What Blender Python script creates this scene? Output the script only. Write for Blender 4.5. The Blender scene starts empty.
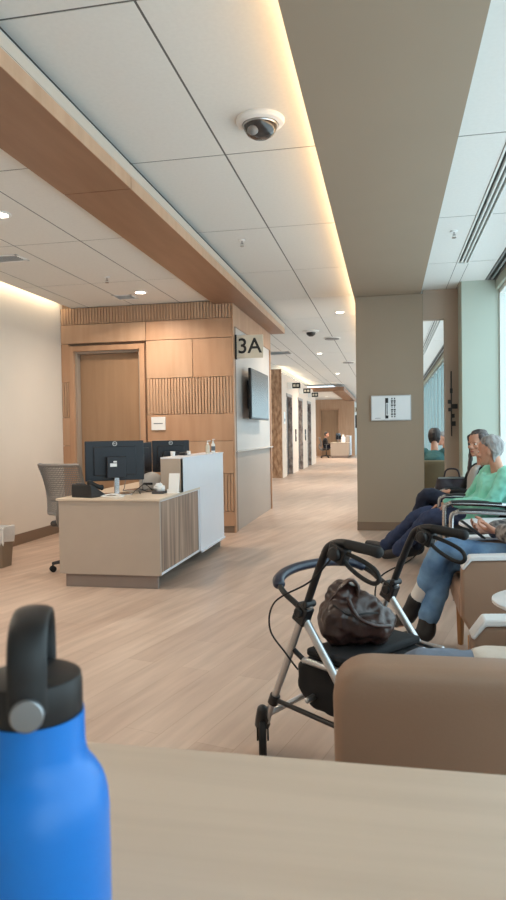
import bpy, math, random
from mathutils import Vector as V, Matrix, noise
R = math.radians
SC = bpy.context.scene
COL = SC.collection
random.seed(7)

# ------------------------------------------------------------------ camera
FPX = 676.0
cam_data = bpy.data.cameras.new('camera')
cam = bpy.data.objects.new('camera', cam_data)
COL.objects.link(cam)
yaw, pitch, roll = R(11.3), R(1.45), R(0.86)
fw = V((-math.sin(yaw) * math.cos(pitch), math.cos(yaw) * math.cos(pitch), -math.sin(pitch)))
rt = V((math.cos(yaw), math.sin(yaw), 0))
up = rt.cross(fw)
Rt = rt * math.cos(roll) - up * math.sin(roll)
Up = up * math.cos(roll) + rt * math.sin(roll)
cam.matrix_world = Matrix(((Rt.x, Up.x, -fw.x, 0), (Rt.y, Up.y, -fw.y, 0), (Rt.z, Up.z, -fw.z, 1.3), (0, 0, 0, 1)))
cam_data.sensor_fit = 'VERTICAL'
cam_data.sensor_height = 36
cam_data.lens = FPX / 900 * 36
cam_data.clip_start = 0.02
cam_data.dof.use_dof = True
cam_data.dof.focus_distance = 6.0
cam_data.dof.aperture_fstop = cam_data.lens / 2.4
SC.camera = cam

# ------------------------------------------------------------------ world, exposure
world = bpy.data.worlds.new('world')
SC.world = world
world.use_nodes = True
wn = world.node_tree
bg = wn.nodes['Background']
bg.inputs[0].default_value = (0.76, 0.91, 1.0, 1)
bg.inputs[1].default_value = 2.6
SC.view_settings.view_transform = 'Standard'
SC.view_settings.look = 'None'
SC.view_settings.gamma = 1
SC.view_settings.use_curve_mapping = False
SC.view_settings.exposure = 0.30

def area(name, loc, rot, sx, sy, power, color, shape='RECTANGLE', parent=None, spread=180):
    l = bpy.data.lights.new(name, 'AREA')
    l.shape = shape
    l.size = sx
    if shape in ('RECTANGLE', 'ELLIPSE'):
        l.size_y = sy
    l.energy = power
    l.color = color
    l.spread = R(spread)
    o = bpy.data.objects.new(name, l)
    o.location = loc
    o.rotation_euler = rot
    COL.objects.link(o)
    if parent:
        o.parent = parent
        o.location = V(loc) - W[parent.name]
    return o

# sampling portals in the window openings of the right-hand wall
for (y0, y1) in ((-2.9, 8.5), (9.2, 24.0), (24.0, 45.0)):
    p = area('daylight_portal', (1.36, (y0 + y1) / 2, 1.6), (0, R(90), 0), 2.7, y1 - y0, 1, (1, 1, 1))
    p.data.cycles.is_portal = True

# ------------------------------------------------------------------ helpers
W = {}

def srgb(r, g, b):
    def f(c):
        c /= 255
        return c / 12.92 if c <= 0.04045 else ((c + 0.055) / 1.055) ** 2.4
    return (f(r), f(g), f(b), 1)

def mat(name, col, rough=0.6, metal=0.0, spec=0.5, var=0.0, vscale=8.0, bump=0.0, bscale=60.0, stretch=(1, 1, 1), emit=None, estr=0, col2=None, coat=0, sheen=0):
    m = bpy.data.materials.new(name)
    m.use_nodes = True
    nt = m.node_tree
    b = nt.nodes['Principled BSDF']
    b.inputs['Base Color'].default_value = col
    b.inputs['Roughness'].default_value = rough
    b.inputs['Metallic'].default_value = metal
    b.inputs['Specular IOR Level'].default_value = spec
    b.inputs['Coat Weight'].default_value = coat
    b.inputs['Sheen Weight'].default_value = sheen
    tc = nt.nodes.new('ShaderNodeTexCoord')
    mp = nt.nodes.new('ShaderNodeMapping')
    mp.inputs['Scale'].default_value = stretch
    nt.links.new(tc.outputs['Object'], mp.inputs['Vector'])
    if var or col2:
        n = nt.nodes.new('ShaderNodeTexNoise')
        n.inputs['Scale'].default_value = vscale
        n.inputs['Detail'].default_value = 5
        nt.links.new(mp.outputs[0], n.inputs['Vector'])
        r = nt.nodes.new('ShaderNodeValToRGB')
        c2 = col2 or (col[0] * (1 - var), col[1] * (1 - var), col[2] * (1 - var), 1)
        r.color_ramp.elements[0].color = c2
        r.color_ramp.elements[1].color = col
        r.color_ramp.elements[0].position = 0.35
        r.color_ramp.elements[1].position = 0.65
        nt.links.new(n.outputs['Fac'], r.inputs[0])
        nt.links.new(r.outputs[0], b.inputs['Base Color'])
    if bump:
        n2 = nt.nodes.new('ShaderNodeTexNoise')
        n2.inputs['Scale'].default_value = bscale
        n2.inputs['Detail'].default_value = 4
        nt.links.new(mp.outputs[0], n2.inputs['Vector'])
        bp = nt.nodes.new('ShaderNodeBump')
        bp.inputs['Strength'].default_value = bump
        bp.inputs['Distance'].default_value = 0.02
        nt.links.new(n2.outputs['Fac'], bp.inputs['Height'])
        nt.links.new(bp.outputs[0], b.inputs['Normal'])
    if emit:
        b.inputs['Emission Color'].default_value = emit
        b.inputs['Emission Strength'].default_value = estr
    return m

class MB:
    def __init__(self):
        self.v = []
        self.f = []
        self.mi = []
        self.cur = 0
    def add(self, vs, fs):
        o = len(self.v)
        self.v += [V(p) for p in vs]
        for f in fs:
            self.f.append([i + o for i in f])
            self.mi.append(self.cur)
        return self
    def box(self, x0, x1, y0, y1, z0, z1):
        return self.add([(x0, y0, z0), (x1, y0, z0), (x1, y1, z0), (x0, y1, z0), (x0, y0, z1), (x1, y0, z1), (x1, y1, z1), (x0, y1, z1)],
                        [(0, 3, 2, 1), (4, 5, 6, 7), (0, 1, 5, 4), (1, 2, 6, 5), (2, 3, 7, 6), (3, 0, 4, 7)])
    def obox(self, c, s, M=None):
        x, y, z = s[0] / 2, s[1] / 2, s[2] / 2
        M = M or Matrix.Identity(3)
        ps = [V(c) + M @ V(p) for p in ((-x, -y, -z), (x, -y, -z), (x, y, -z), (-x, y, -z), (-x, -y, z), (x, -y, z), (x, y, z), (-x, y, z))]
        return self.add(ps, [(0, 3, 2, 1), (4, 5, 6, 7), (0, 1, 5, 4), (1, 2, 6, 5), (2, 3, 7, 6), (3, 0, 4, 7)])
    def rings(self, rs, cap=True, closed=False):
        n = len(rs[0])
        vs = [p for r in rs for p in r]
        fs = []
        m = len(rs)
        for i in range(m if closed else m - 1):
            for j in range(n):
                a = i * n + j
                b = i * n + (j + 1) % n
                c = ((i + 1) % m) * n + (j + 1) % n
                d = ((i + 1) % m) * n + j
                fs.append((a, b, c, d))
        if cap and not closed:
            fs.append(tuple(range(n - 1, -1, -1)))
            fs.append(tuple(range((m - 1) * n, m * n)))
        return self.add(vs, fs)
    def loft(self, pts, rad, side=None, n=12, round_caps=True, closed=False):
        """rad: list of r or (rside, rdepth)"""
        pts = [V(p) for p in pts]
        rad = [(r, r) if not isinstance(r, (tuple, list)) else r for r in rad]
        rs = []
        N = len(pts)
        prev = V(side) if side is not None else None
        for i, p in enumerate(pts):
            if closed:
                t = pts[(i + 1) % N] - pts[i - 1]
            else:
                t = (pts[min(i + 1, N - 1)] - pts[max(i - 1, 0)])
            if t.length < 1e-9:
                t = V((0, 0, 1))
            t.normalize()
            if prev is None:
                prev = V((0, 0, 1)) if abs(t.z) < 0.9 else V((1, 0, 0))
            s = prev - t * prev.dot(t)
            if s.length < 1e-5:
                s = t.orthogonal()
            s.normalize()
            if side is None:
                prev = s
            d = t.cross(s)
            ra, rb = rad[i]
            ring = [p + s * ra * math.cos(2 * math.pi * k / n) + d * rb * math.sin(2 * math.pi * k / n) for k in range(n)]
            if round_caps and not closed and i == 0:
                h = min(ra, rb)
                for a in (80, 50, 25):
                    c = math.cos(R(a)); q = -t * h * math.sin(R(a)) * 0.8
                    rs.append([p + (x - p) * c + q for x in ring])
            rs.append(ring)
            if round_caps and not closed and i == N - 1:
                h = min(ra, rb)
                for a in (25, 50, 80):
                    c = math.cos(R(a)); q = t * h * math.sin(R(a)) * 0.8
                    rs.append([p + (x - p) * c + q for x in ring])
        return self.rings(rs, True, closed)
    def tube(self, pts, r, n=10, sub=0, caps=False, closed=False):
        if sub:
            pts = smooth_path(pts, sub, closed)
        return self.loft(pts, [r] * len(pts), None, n, caps, closed)
    def limb(self, pts, rad, n=14, sub=4):
        rr = [(r, r) if not isinstance(r, (tuple, list)) else r for r in rad]
        P = smooth_path(pts, sub)
        A = smooth_path([V((a, b, 0)) for a, b in rr], sub)
        return self.loft(P, [(a.x, a.y) for a in A], None, n)
    def cyl(self, p0, p1, r0, r1=None, n=20):
        return self.loft([p0, p1], [r0, r0 if r1 is None else r1], None, n, False)
    def lathe(self, c, prof, n=32, axis=(0, 0, 1), ring=False):
        ax = V(axis).normalized()
        u = ax.orthogonal().normalized()
        w = ax.cross(u)
        rs = [[V(c) + ax * z + (u * math.cos(2 * math.pi * k / n) + w * math.sin(2 * math.pi * k / n)) * max(r, 1e-4) for k in range(n)] for r, z in prof]
        return self.rings(rs, not ring, ring)
    def ell(self, c, r, M=None, n=16, m=10):
        M = M or Matrix.Identity(3)
        rs = []
        for i in range(1, m):
            a = math.pi * i / m
            rs.append([V(c) + M @ V((r[0] * math.sin(a) * math.cos(2 * math.pi * k / n), r[1] * math.sin(a) * math.sin(2 * math.pi * k / n), -r[2] * math.cos(a))) for k in range(n)])
        return self.rings(rs)
    def prism(self, poly, a, b):
        """poly: list of 3D points; extruded from +a to +b (vectors)"""
        a, b = V(a), V(b)
        n = len(poly)
        vs = [V(p) + a for p in poly] + [V(p) + b for p in poly]
        fs = [tuple(range(n - 1, -1, -1)), tuple(range(n, 2 * n))] + [(i, (i + 1) % n, n + (i + 1) % n, n + i) for i in range(n)]
        return self.add(vs, fs)
    def xform(self, M):
        self.v = [M @ p for p in self.v]
        return self
    def build(self, name, m, parent=None, bevel=0.0, local=False, smooth=35, seg=2):
        me = bpy.data.meshes.new(name)
        off = V((0, 0, 0))
        if parent is not None and not local:
            off = W[parent.name]
        me.from_pydata([p - off for p in self.v], [], self.f)
        ms = m if isinstance(m, (list, tuple)) else [m]
        for q in ms:
            me.materials.append(q)
        if len(ms) > 1:
            me.polygons.foreach_set('material_index', self.mi)
        me.validate()
        import bmesh
        bm = bmesh.new(); bm.from_mesh(me)
        bmesh.ops.recalc_face_normals(bm, faces=bm.faces)
        bm.to_mesh(me); bm.free()
        me.polygons.foreach_set('use_smooth', [True] * len(me.polygons))
        me.set_sharp_from_angle(angle=R(smooth))
        o = bpy.data.objects.new(name, me)
        COL.objects.link(o)
        if parent is not None:
            o.parent = parent
            W[o.name] = W[parent.name].copy()
        else:
            W[o.name] = V((0, 0, 0))
        if bevel:
            bv = o.modifiers.new('bevel', 'BEVEL')
            bv.width = bevel; bv.segments = seg; bv.limit_method = 'ANGLE'; bv.angle_limit = R(40)
        return o
    def remeshed(self, name, m, parent, voxel=0.006, it=4, fac=0.5, wob=0.0, wscale=12, local=False):
        me = bpy.data.meshes.new('t')
        me.from_pydata(self.v, [], self.f)
        import bmesh
        bm = bmesh.new(); bm.from_mesh(me)
        bmesh.ops.recalc_face_normals(bm, faces=bm.faces)
        bm.to_mesh(me); bm.free()
        t = bpy.data.objects.new('t', me)
        COL.objects.link(t)
        r = t.modifiers.new('r', 'REMESH'); r.mode = 'VOXEL'; r.voxel_size = voxel
        s = t.modifiers.new('s', 'SMOOTH'); s.factor = fac; s.iterations = it
        dg = bpy.context.evaluated_depsgraph_get()
        e = t.evaluated_get(dg)
        em = e.to_mesh()
        q = MB()
        nv = [p.co.copy() for p in em.vertices]
        if wob:
            nr = [p.normal.copy() for p in em.vertices]
            nv = [p + k * wob * (noise.noise(p * wscale) + 0.5 * noise.noise(p * wscale * 2.3 + V((3, 1, 7)))) for p, k in zip(nv, nr)]
        q.add(nv, [tuple(p.vertices) for p in em.polygons])
        e.to_mesh_clear()
        bpy.data.objects.remove(t); bpy.data.meshes.remove(me)
        return q.build(name, m, parent, 0, local, 180)

def smooth_path(pts, sub=6, closed=False):
    pts = [V(p) for p in pts]
    out = []
    n = len(pts)
    for i in range(n if closed else n - 1):
        if closed:
            p0, p1, p2, p3 = pts[i - 1], pts[i], pts[(i + 1) % n], pts[(i + 2) % n]
        else:
            p0, p1, p2, p3 = pts[max(i - 1, 0)], pts[i], pts[i + 1], pts[min(i + 2, n - 1)]
        for k in range(sub):
            t = k / sub
            out.append(0.5 * ((2 * p1) + (p2 - p0) * t + (2 * p0 - 5 * p1 + 4 * p2 - p3) * t * t + (3 * p1 - p0 - 3 * p2 + p3) * t ** 3))
    if not closed:
        out.append(pts[-1])
    return out

def tag(o, label=None, cat=None, group=None, kind=None):
    if label: o['label'] = label
    if cat: o['category'] = cat
    if group: o['group'] = group
    if kind: o['kind'] = kind
    return o

def thing(name, loc, label, cat, group=None, rz=0):
    o = bpy.data.objects.new(name, None)
    o.empty_display_size = 0.1
    COL.objects.link(o)
    o.location = loc
    o.rotation_euler = (0, 0, rz)
    W[o.name] = V(loc)
    return tag(o, label, cat, group)

def struct(name, mb, m, bevel=0, parent=None):
    o = mb.build(name, m, parent, bevel)
    if parent is None:
        o['kind'] = 'structure'
    return o

def copy_tree(o, parent=None):
    c = o.copy()
    COL.objects.link(c)
    if parent: c.parent = parent
    for ch in list(o.children):
        copy_tree(ch, c)
    return c

def text_mesh(txt, size, depth=0.002, align='CENTER', bold=0.0):
    cu = bpy.data.curves.new('t', 'FONT')
    cu.body = txt; cu.size = size; cu.extrude = depth; cu.align_x = align; cu.align_y = 'CENTER'; cu.offset = bold
    o = bpy.data.objects.new('t', cu)
    COL.objects.link(o)
    dg = bpy.context.evaluated_depsgraph_get()
    e = o.evaluated_get(dg)
    me = e.to_mesh()
    mb = MB()
    mb.add([p.co.copy() for p in me.vertices], [tuple(p.vertices) for p in me.polygons])
    e.to_mesh_clear()
    bpy.data.objects.remove(o)
    return mb

def frame3(x, z):
    """matrix whose columns are x, y=z cross x, z"""
    x = V(x).normalized(); z = V(z); z = (z - x * z.dot(x)).normalized()
    y = z.cross(x)
    return Matrix((x, y, z)).transposed()

# ------------------------------------------------------------------ materials
def wood(name, c1, c2, stretch, scale=5, rough=0.45, bump=0.02):
    return mat(name, srgb(*c1), rough, 0, 0.4, vscale=scale, col2=srgb(*c2), stretch=stretch, bump=bump, bscale=scale * 6)

M = {}
M['ceil'] = mat('ceiling_tile_white', srgb(226, 224, 220), 0.9, 0, 0.1, var=0.03, vscale=40, bump=0.05, bscale=300)
M['ceil_gap'] = mat('ceiling_grid_grey', srgb(104, 100, 97), 0.7)
M['white_paint'] = mat('white_paint', srgb(226, 226, 222), 0.7, var=0.02)
M['cream'] = mat('cream_paint', srgb(222, 212, 201), 0.75, var=0.03, vscale=2)
M['pinkcream'] = mat('pink_cream_paint', srgb(232, 212, 196), 0.7, var=0.03)
M['edge_cream'] = mat('cream_trim_paint', srgb(196, 184, 172), 0.75, var=0.02)
M['taupe'] = mat('taupe_paint', srgb(156, 138, 119), 0.75, var=0.03, vscale=1.5)
M['rose'] = mat('rose_beige_paint', srgb(178, 158, 142), 0.75, var=0.03, vscale=1.5)
M['white_cyan_lit'] = mat('white_paint_cyan_lit', srgb(184, 192, 180), 0.7, var=0.02, vscale=1.5)  # whitish paint with the cyan window light tinted into its colour
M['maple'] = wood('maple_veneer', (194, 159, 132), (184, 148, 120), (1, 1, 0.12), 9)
M['maple2'] = wood('maple_veneer_warm', (190, 151, 122), (179, 139, 110), (1, 1, 0.12), 9)
M['maple_shaded'] = wood('maple_veneer_beam_shaded', (150, 113, 89), (139, 103, 80), (1, 0.12, 1), 9)  # shade of the beam's underside put into a darker timber colour
M['maple_d'] = wood('maple_veneer_door', (166, 134, 106), (156, 124, 97), (1, 1, 0.1), 10)
M['jamb'] = mat('grey_tan_painted_steel', srgb(168, 152, 138), 0.5, var=0.03)
M['frame_grey'] = mat('grey_window_frame', srgb(140, 156, 156), 0.5, var=0.03)
M['base'] = mat('brown_rubber_base', srgb(126, 104, 86), 0.6, var=0.05)
M['niche'] = mat('grey_wall_panel', srgb(196, 190, 186), 0.45, var=0.04, vscale=2)
M['niche2'] = mat('taupe_wall_panel', srgb(170, 154, 142), 0.5, var=0.04, vscale=2)
M['mottle'] = mat('mottled_stone', srgb(196, 160, 130), 0.4, vscale=14, col2=srgb(140, 104, 78), stretch=(1, 1, 0.4))
M['mottle_grey'] = mat('mottled_grey_stone', srgb(186, 172, 164), 0.4, vscale=9, col2=srgb(112, 98, 94), stretch=(1, 1, 0.6))
M['steel_door'] = mat('brushed_lift_door', srgb(120, 118, 120), 0.35, 0.6, vscale=5, col2=srgb(72, 66, 64), stretch=(1, 1, 0.5))
M['dark'] = mat('black_plastic', srgb(26, 26, 29), 0.42, var=0.1, vscale=30)
M['rubber'] = mat('black_rubber', srgb(22, 22, 24), 0.7, var=0.1, vscale=30)
M['black_matte'] = mat('black_fabric', srgb(24, 24, 28), 0.85, bump=0.1, bscale=200, var=0.1)
M['grey'] = mat('grey_plastic', srgb(132, 130, 130), 0.5, var=0.05)
M['light_grey'] = mat('light_grey_plastic', srgb(190, 188, 186), 0.5, var=0.04)
M['greyd'] = mat('dark_grey_plastic', srgb(62, 62, 66), 0.5, var=0.05)
M['metal'] = mat('brushed_aluminium', srgb(200, 202, 206), 0.28, 0.9, var=0.05, vscale=20)
M['chrome'] = mat('satin_metal', srgb(190, 190, 192), 0.22, 1.0, var=0.03)
M['laminate'] = mat('beige_laminate', srgb(176, 161, 148), 0.45, var=0.03, vscale=6)
M['worktop'] = mat('pale_worktop', srgb(208, 192, 174), 0.35, var=0.03, vscale=6)
M['plinth'] = mat('brown_plinth', srgb(142, 126, 118), 0.5, var=0.05)
M['zebra'] = mat('striped_wood_laminate', srgb(178, 150, 130), 0.45, vscale=9, col2=srgb(116, 92, 80), stretch=(1, 2.4, 0.12))
M['white_solid'] = mat('white_solid_surface', srgb(222, 224, 232), 0.35, var=0.015)
M['white'] = mat('white_plastic', srgb(236, 236, 236), 0.4, var=0.02)
M['paper'] = mat('white_paper', srgb(230, 232, 234), 0.7, var=0.02)
M['tan'] = mat('tan_vinyl', srgb(156, 125, 104), 0.5, 0, 0.4, var=0.06, vscale=4, bump=0.04, bscale=140)
M['cap'] = mat('white_arm_cap', srgb(224, 224, 226), 0.35, var=0.02)
M['leg_wood'] = wood('honey_wood', (196, 146, 98), (172, 122, 78), (1, 1, 0.2), 14)
M['tabletop'] = mat('pale_table_laminate', srgb(208, 184, 164), 0.4, vscale=6, col2=srgb(200, 176, 156), stretch=(0.3, 5, 1), bump=0.01, bscale=40)
M['bottle'] = mat('blue_powder_coat', srgb(8, 116, 204), 0.35, 0.0, 0.5, var=0.03, vscale=60, bump=0.015, bscale=900)
M['stud'] = mat('dull_steel', srgb(150, 152, 156), 0.4, 0.9, var=0.05)
M['lid'] = mat('black_lid_plastic', srgb(22, 22, 25), 0.45, var=0.05, vscale=40)
M['screen_back'] = mat('blue_black_plastic', srgb(20, 23, 34), 0.4, var=0.1, vscale=20)
M['screen'] = mat('dark_glass', srgb(84, 88, 94), 0.22, 0, 0.6, var=0.04)
M['leather'] = mat('glossy_brown_leather', srgb(66, 44, 40), 0.3, 0, 0.6, var=0.3, vscale=10, bump=0.25, bscale=26)
M['pad'] = mat('navy_vinyl_pad', srgb(34, 42, 62), 0.28, var=0.1, vscale=20)
M['skin'] = mat('skin', srgb(206, 152, 128), 0.5, 0, 0.4, var=0.08, vscale=24)
M['hair_grey'] = mat('grey_hair', srgb(170, 166, 164), 0.55, vscale=30, col2=srgb(122, 118, 118), stretch=(1, 1, 0.3), bump=0.5, bscale=60)
M['hair_dark'] = mat('dark_brown_hair', srgb(52, 42, 40), 0.5, vscale=30, col2=srgb(30, 24, 24), stretch=(1, 1, 0.2), bump=0.5, bscale=60)
M['hair_ash'] = mat('ash_brown_hair', srgb(92, 80, 78), 0.5, vscale=26, col2=srgb(44, 38, 40), stretch=(1, 1, 0.2), bump=0.5, bscale=60)
M['green'] = mat('mint_sweatshirt', srgb(150, 236, 214), 0.85, var=0.1, vscale=9, bump=0.5, bscale=12, sheen=0.2)
M['navy'] = mat('navy_jeans', srgb(48, 62, 96), 0.85, var=0.2, vscale=12, bump=0.4, bscale=16)
M['dark_jean'] = mat('dark_jeans', srgb(36, 42, 62), 0.85, var=0.2, vscale=12, bump=0.4, bscale=16)
M['jean'] = mat('faded_blue_jeans', srgb(120, 160, 200), 0.85, vscale=8, col2=srgb(82, 120, 164), bump=0.5, bscale=18)
M['black_cloth'] = mat('black_knit', srgb(26, 26, 30), 0.9, bump=0.3, bscale=20, var=0.1)
M['lightshirt'] = mat('pale_grey_shirt', srgb(196, 192, 188), 0.85, bump=0.3, bscale=20, var=0.06)
M['pattern'] = mat('black_and_grey_print', srgb(168, 160, 156), 0.85, vscale=26, col2=srgb(34, 34, 40), bump=0.2, bscale=20)
M['teal'] = mat('teal_shirt', srgb(62, 104, 104), 0.85, bump=0.3, bscale=20, var=0.1)
M['cream_cloth'] = mat('cream_knit', srgb(214, 202, 190), 0.9, bump=0.3, bscale=20, var=0.06)
M['paleblue'] = mat('pale_blue_shirt', srgb(178, 196, 214), 0.85, bump=0.3, bscale=20, var=0.06)
M['olive'] = mat('olive_vinyl', srgb(112, 98, 74), 0.6, var=0.08)
M['greyblue'] = mat('grey_blue_cotton', srgb(116, 126, 142), 0.85, bump=0.3, bscale=20, var=0.12)
M['sock'] = mat('white_sock', srgb(226, 224, 222), 0.9, bump=0.2, bscale=80, var=0.04)
M['boot'] = mat('black_boot_leather', srgb(28, 28, 32), 0.5, var=0.2, vscale=20, bump=0.2, bscale=40)
M['eye'] = mat('eye_white', srgb(226, 222, 218), 0.2, var=0.02)
M['lip'] = mat('lip', srgb(170, 100, 92), 0.5, var=0.05)
M['plum'] = mat('dark_plum_leather', srgb(44, 34, 44), 0.5, var=0.2, vscale=16, bump=0.1)
M['ink'] = mat('black_ink', srgb(34, 34, 36), 0.6, var=0.03)
M['ink_grey'] = mat('grey_ink', srgb(110, 116, 124), 0.6, var=0.03)
M['sign'] = mat('pale_sign_face', srgb(214, 206, 190), 0.5, var=0.02)
M['liner'] = mat('translucent_bin_liner', srgb(220, 220, 220), 0.35, var=0.05, bump=0.3, bscale=40)
M['bin'] = mat('taupe_bin', srgb(132, 116, 98), 0.5, var=0.04)
M['warm_lamp'] = mat('warm_lamp_glow', srgb(255, 240, 220), 0.5, emit=(1, 0.88, 0.72, 1), estr=14)
M['cove_lamp'] = mat('warm_cove_glow', srgb(255, 225, 180), 0.5, emit=(1, 0.74, 0.46, 1), estr=15)
M['cove_lamp2'] = mat('cream_cove_glow', srgb(255, 235, 200), 0.5, emit=(1, 0.84, 0.60, 1), estr=6)

def glass_mat():
    m = bpy.data.materials.new('window_glass')
    m.use_nodes = True
    nt = m.node_tree
    nt.nodes.remove(nt.nodes['Principled BSDF'])
    out = nt.nodes['Material Output']
    a = nt.nodes.new('ShaderNodeBsdfTransparent')
    a.inputs[0].default_value = (0.93, 0.98, 0.98, 1)
    g = nt.nodes.new('ShaderNodeBsdfGlossy'); g.inputs['Roughness'].default_value = 0.02
    x = nt.nodes.new('ShaderNodeMixShader'); x.inputs[0].default_value = 0.06
    nt.links.new(a.outputs[0], x.inputs[1]); nt.links.new(g.outputs[0], x.inputs[2])
    nt.links.new(x.outputs[0], out.inputs[0])
    return m
M['glass'] = glass_mat()

def floor_mat():
    m = bpy.data.materials.new('vinyl_plank_floor')
    m.use_nodes = True
    nt = m.node_tree
    b = nt.nodes['Principled BSDF']
    tc = nt.nodes.new('ShaderNodeTexCoord')
    mp = nt.nodes.new('ShaderNodeMapping')
    mp.inputs['Rotation'].default_value = (0, 0, R(-76))
    nt.links.new(tc.outputs['Object'], mp.inputs['Vector'])
    br = nt.nodes.new('ShaderNodeTexBrick')
    br.offset = 0.37
    br.inputs['Scale'].default_value = 1
    br.inputs['Brick Width'].default_value = 1.22
    br.inputs['Row Height'].default_value = 0.18
    br.inputs['Mortar Size'].default_value = 0.0012
    br.inputs['Color1'].default_value = srgb(200, 178, 163)
    br.inputs['Color2'].default_value = srgb(186, 162, 147)
    br.inputs['Mortar'].default_value = srgb(170, 146, 126)
    nt.links.new(mp.outputs[0], br.inputs['Vector'])
    mp2 = nt.nodes.new('ShaderNodeMapping')
    mp2.inputs['Rotation'].default_value = (0, 0, R(-76))
    mp2.inputs['Scale'].default_value = (1, 1, 1)
    nt.links.new(tc.outputs['Object'], mp2.inputs['Vector'])
    mp3 = nt.nodes.new('ShaderNodeMapping')
    mp3.inputs['Scale'].default_value = (0.9, 9, 1)
    nt.links.new(mp2.outputs[0], mp3.inputs['Vector'])
    n = nt.nodes.new('ShaderNodeTexNoise'); n.inputs['Scale'].default_value = 1.6; n.inputs['Detail'].default_value = 6
    nt.links.new(mp3.outputs[0], n.inputs['Vector'])
    rr = nt.nodes.new('ShaderNodeValToRGB')
    rr.color_ramp.elements[0].position = 0.3; rr.color_ramp.elements[0].color = (0.80, 0.77, 0.75, 1)
    rr.color_ramp.elements[1].position = 0.7; rr.color_ramp.elements[1].color = (1.06, 1.05, 1.04, 1)
    nt.links.new(n.outputs['Fac'], rr.inputs[0])
    mx = nt.nodes.new('ShaderNodeMix'); mx.data_type = 'RGBA'; mx.blend_type = 'MULTIPLY'
    mx.inputs[0].default_value = 1
    nt.links.new(br.outputs['Color'], mx.inputs[6]); nt.links.new(rr.outputs[0], mx.inputs[7])
    nt.links.new(mx.outputs[2], b.inputs['Base Color'])
    b.inputs['Roughness'].default_value = 0.38
    b.inputs['Specular IOR Level'].default_value = 0.45
    return m
M['floor'] = floor_mat()

# ------------------------------------------------------------------ room shell
X_W = 1.29                     # inner face of the window wall
X_L = -4.36                    # left wall of the alcove
struct('floor', MB().box(-5.6, 1.6, -3.2, 46.2, -0.1, 0), M['floor'])
struct('wall_left', MB().box(X_L - 0.12, X_L, -3.2, 8.62, 0, 3.3), M['cream'])
struct('baseboard_left', MB().box(X_L, X_L + 0.012, -3.1, 8.55, 0, 0.13), M['base'], 0.002)
struct('wall_behind', MB().box(X_L, 1.6, -3.2, -3.05, 0, 3.3), M['cream'])
struct('wall_end', MB().box(-1.8, 1.6, 46.0, 46.2, 0, 3.3), M['white_paint'])
struct('wall_lobby', MB().box(-5.6, -5.4, 8.56, 19.3, 0, 3.3), M['cream'])

# ceilings: a grid backing with separate lay-in panels on it
def ceiling(name, xs, ys, z, gx=0.014, gy=0.014):
    mb = MB()
    mb.cur = 1
    mb.box(xs[0], xs[-1], ys[0], ys[-1], z + 0.0025, z + 0.06)
    mb.cur = 0
    for a, b in zip(xs[:-1], xs[1:]):
        for c, d in zip(ys[:-1], ys[1:]):
            mb.box(a + gx / 2, b - gx / 2, c + gy / 2, d - gy / 2, z, z + 0.003)
    o = mb.build(name, [M['ceil'], M['ceil_gap']])
    o['kind'] = 'structure'
    return o
ysA = [2.854 + 1.688 * k for k in range(-3, 26)]
ysA[0] = -3.2; ysA[-1] = 46.1
ceiling('ceiling', [-2.2, -1.75, -1.07, -0.38], ysA, 3.2)
ceiling('ceiling_lobby', [-5.5, -4.9, -4.4, -3.79, -3.11, -2.43, -2.2], [11.42] + [y for y in ysA if 12 < y < 27.2] + [27.3, 28.2], 3.2)
ysB = [4.05 + 1.6 * k for k in range(-4, 3)] + [8.61]
ysB[0] = -3.2
ceiling('ceiling_alcove', [-4.2, -3.96, -3.315, -2.67, -2.19], ysB, 3.03)
ysC = [4.37 + 1.62 * k for k in range(-4, 25)]
ysC[0] = -3.2; ysC.append(46.1)
ceiling('ceiling_right', [0.435, 0.75], ysC, 3.1)
ceiling('ceiling_window', [0.87, 1.17], ysC, 3.1)
struct('ceiling_strip', MB().box(0.75, 0.87, 7.66, 9.16, 3.1, 3.14).box(0.42, 1.0, 8.9, 9.16, 3.11, 3.14), M['ceil'])
struct('ceiling_far', MB().box(-4.3, -2.2, 27.6, 36.8, 3.03, 3.06), M['ceil'])
struct('ceiling_cove', MB().box(-4.48, -4.19, -3.2, 8.75, 3.2, 3.25).box(-4.21, -4.19, -3.2, 8.62, 3.03, 3.2), M['ceil'])
struct('ceiling_margin', MB().box(-2.21, -2.195, -3.2, 8.7, 3.03, 3.2).box(-0.40, 0.44, -3.2, 46, 3.20, 3.22).box(1.17, 1.6, -3.2, 46.1, 3.2, 3.24), M['ceil'])

# timber bulkhead between corridor and alcove
bk = thing('trim_1', (-1.95, 4, 2.98), None, None); bk['kind'] = 'structure'
MB().box(-2.2, -1.71, -3.1, 4.411, 2.98, 3.062).box(-2.2, -1.71, 4.421, 11.45, 2.98, 3.062).build('timber_soffit', M['maple_shaded'], bk, 0.002)
MB().box(-1.7095, -1.704, -3.1, 4.411, 2.979, 3.064).box(-1.7095, -1.704, 4.421, 11.45, 2.979, 3.064).build('lit_face_strip', M['maple'], bk)  # paler maple paints the light on the beam's corridor face
MB().box(-2.19, -1.712, -3.1, 11.44, 3.062, 3.078).box(-1.735, -1.708, -3.1, 11.44, 3.078, 3.145).build('white_edge', M['edge_cream'], bk)

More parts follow.
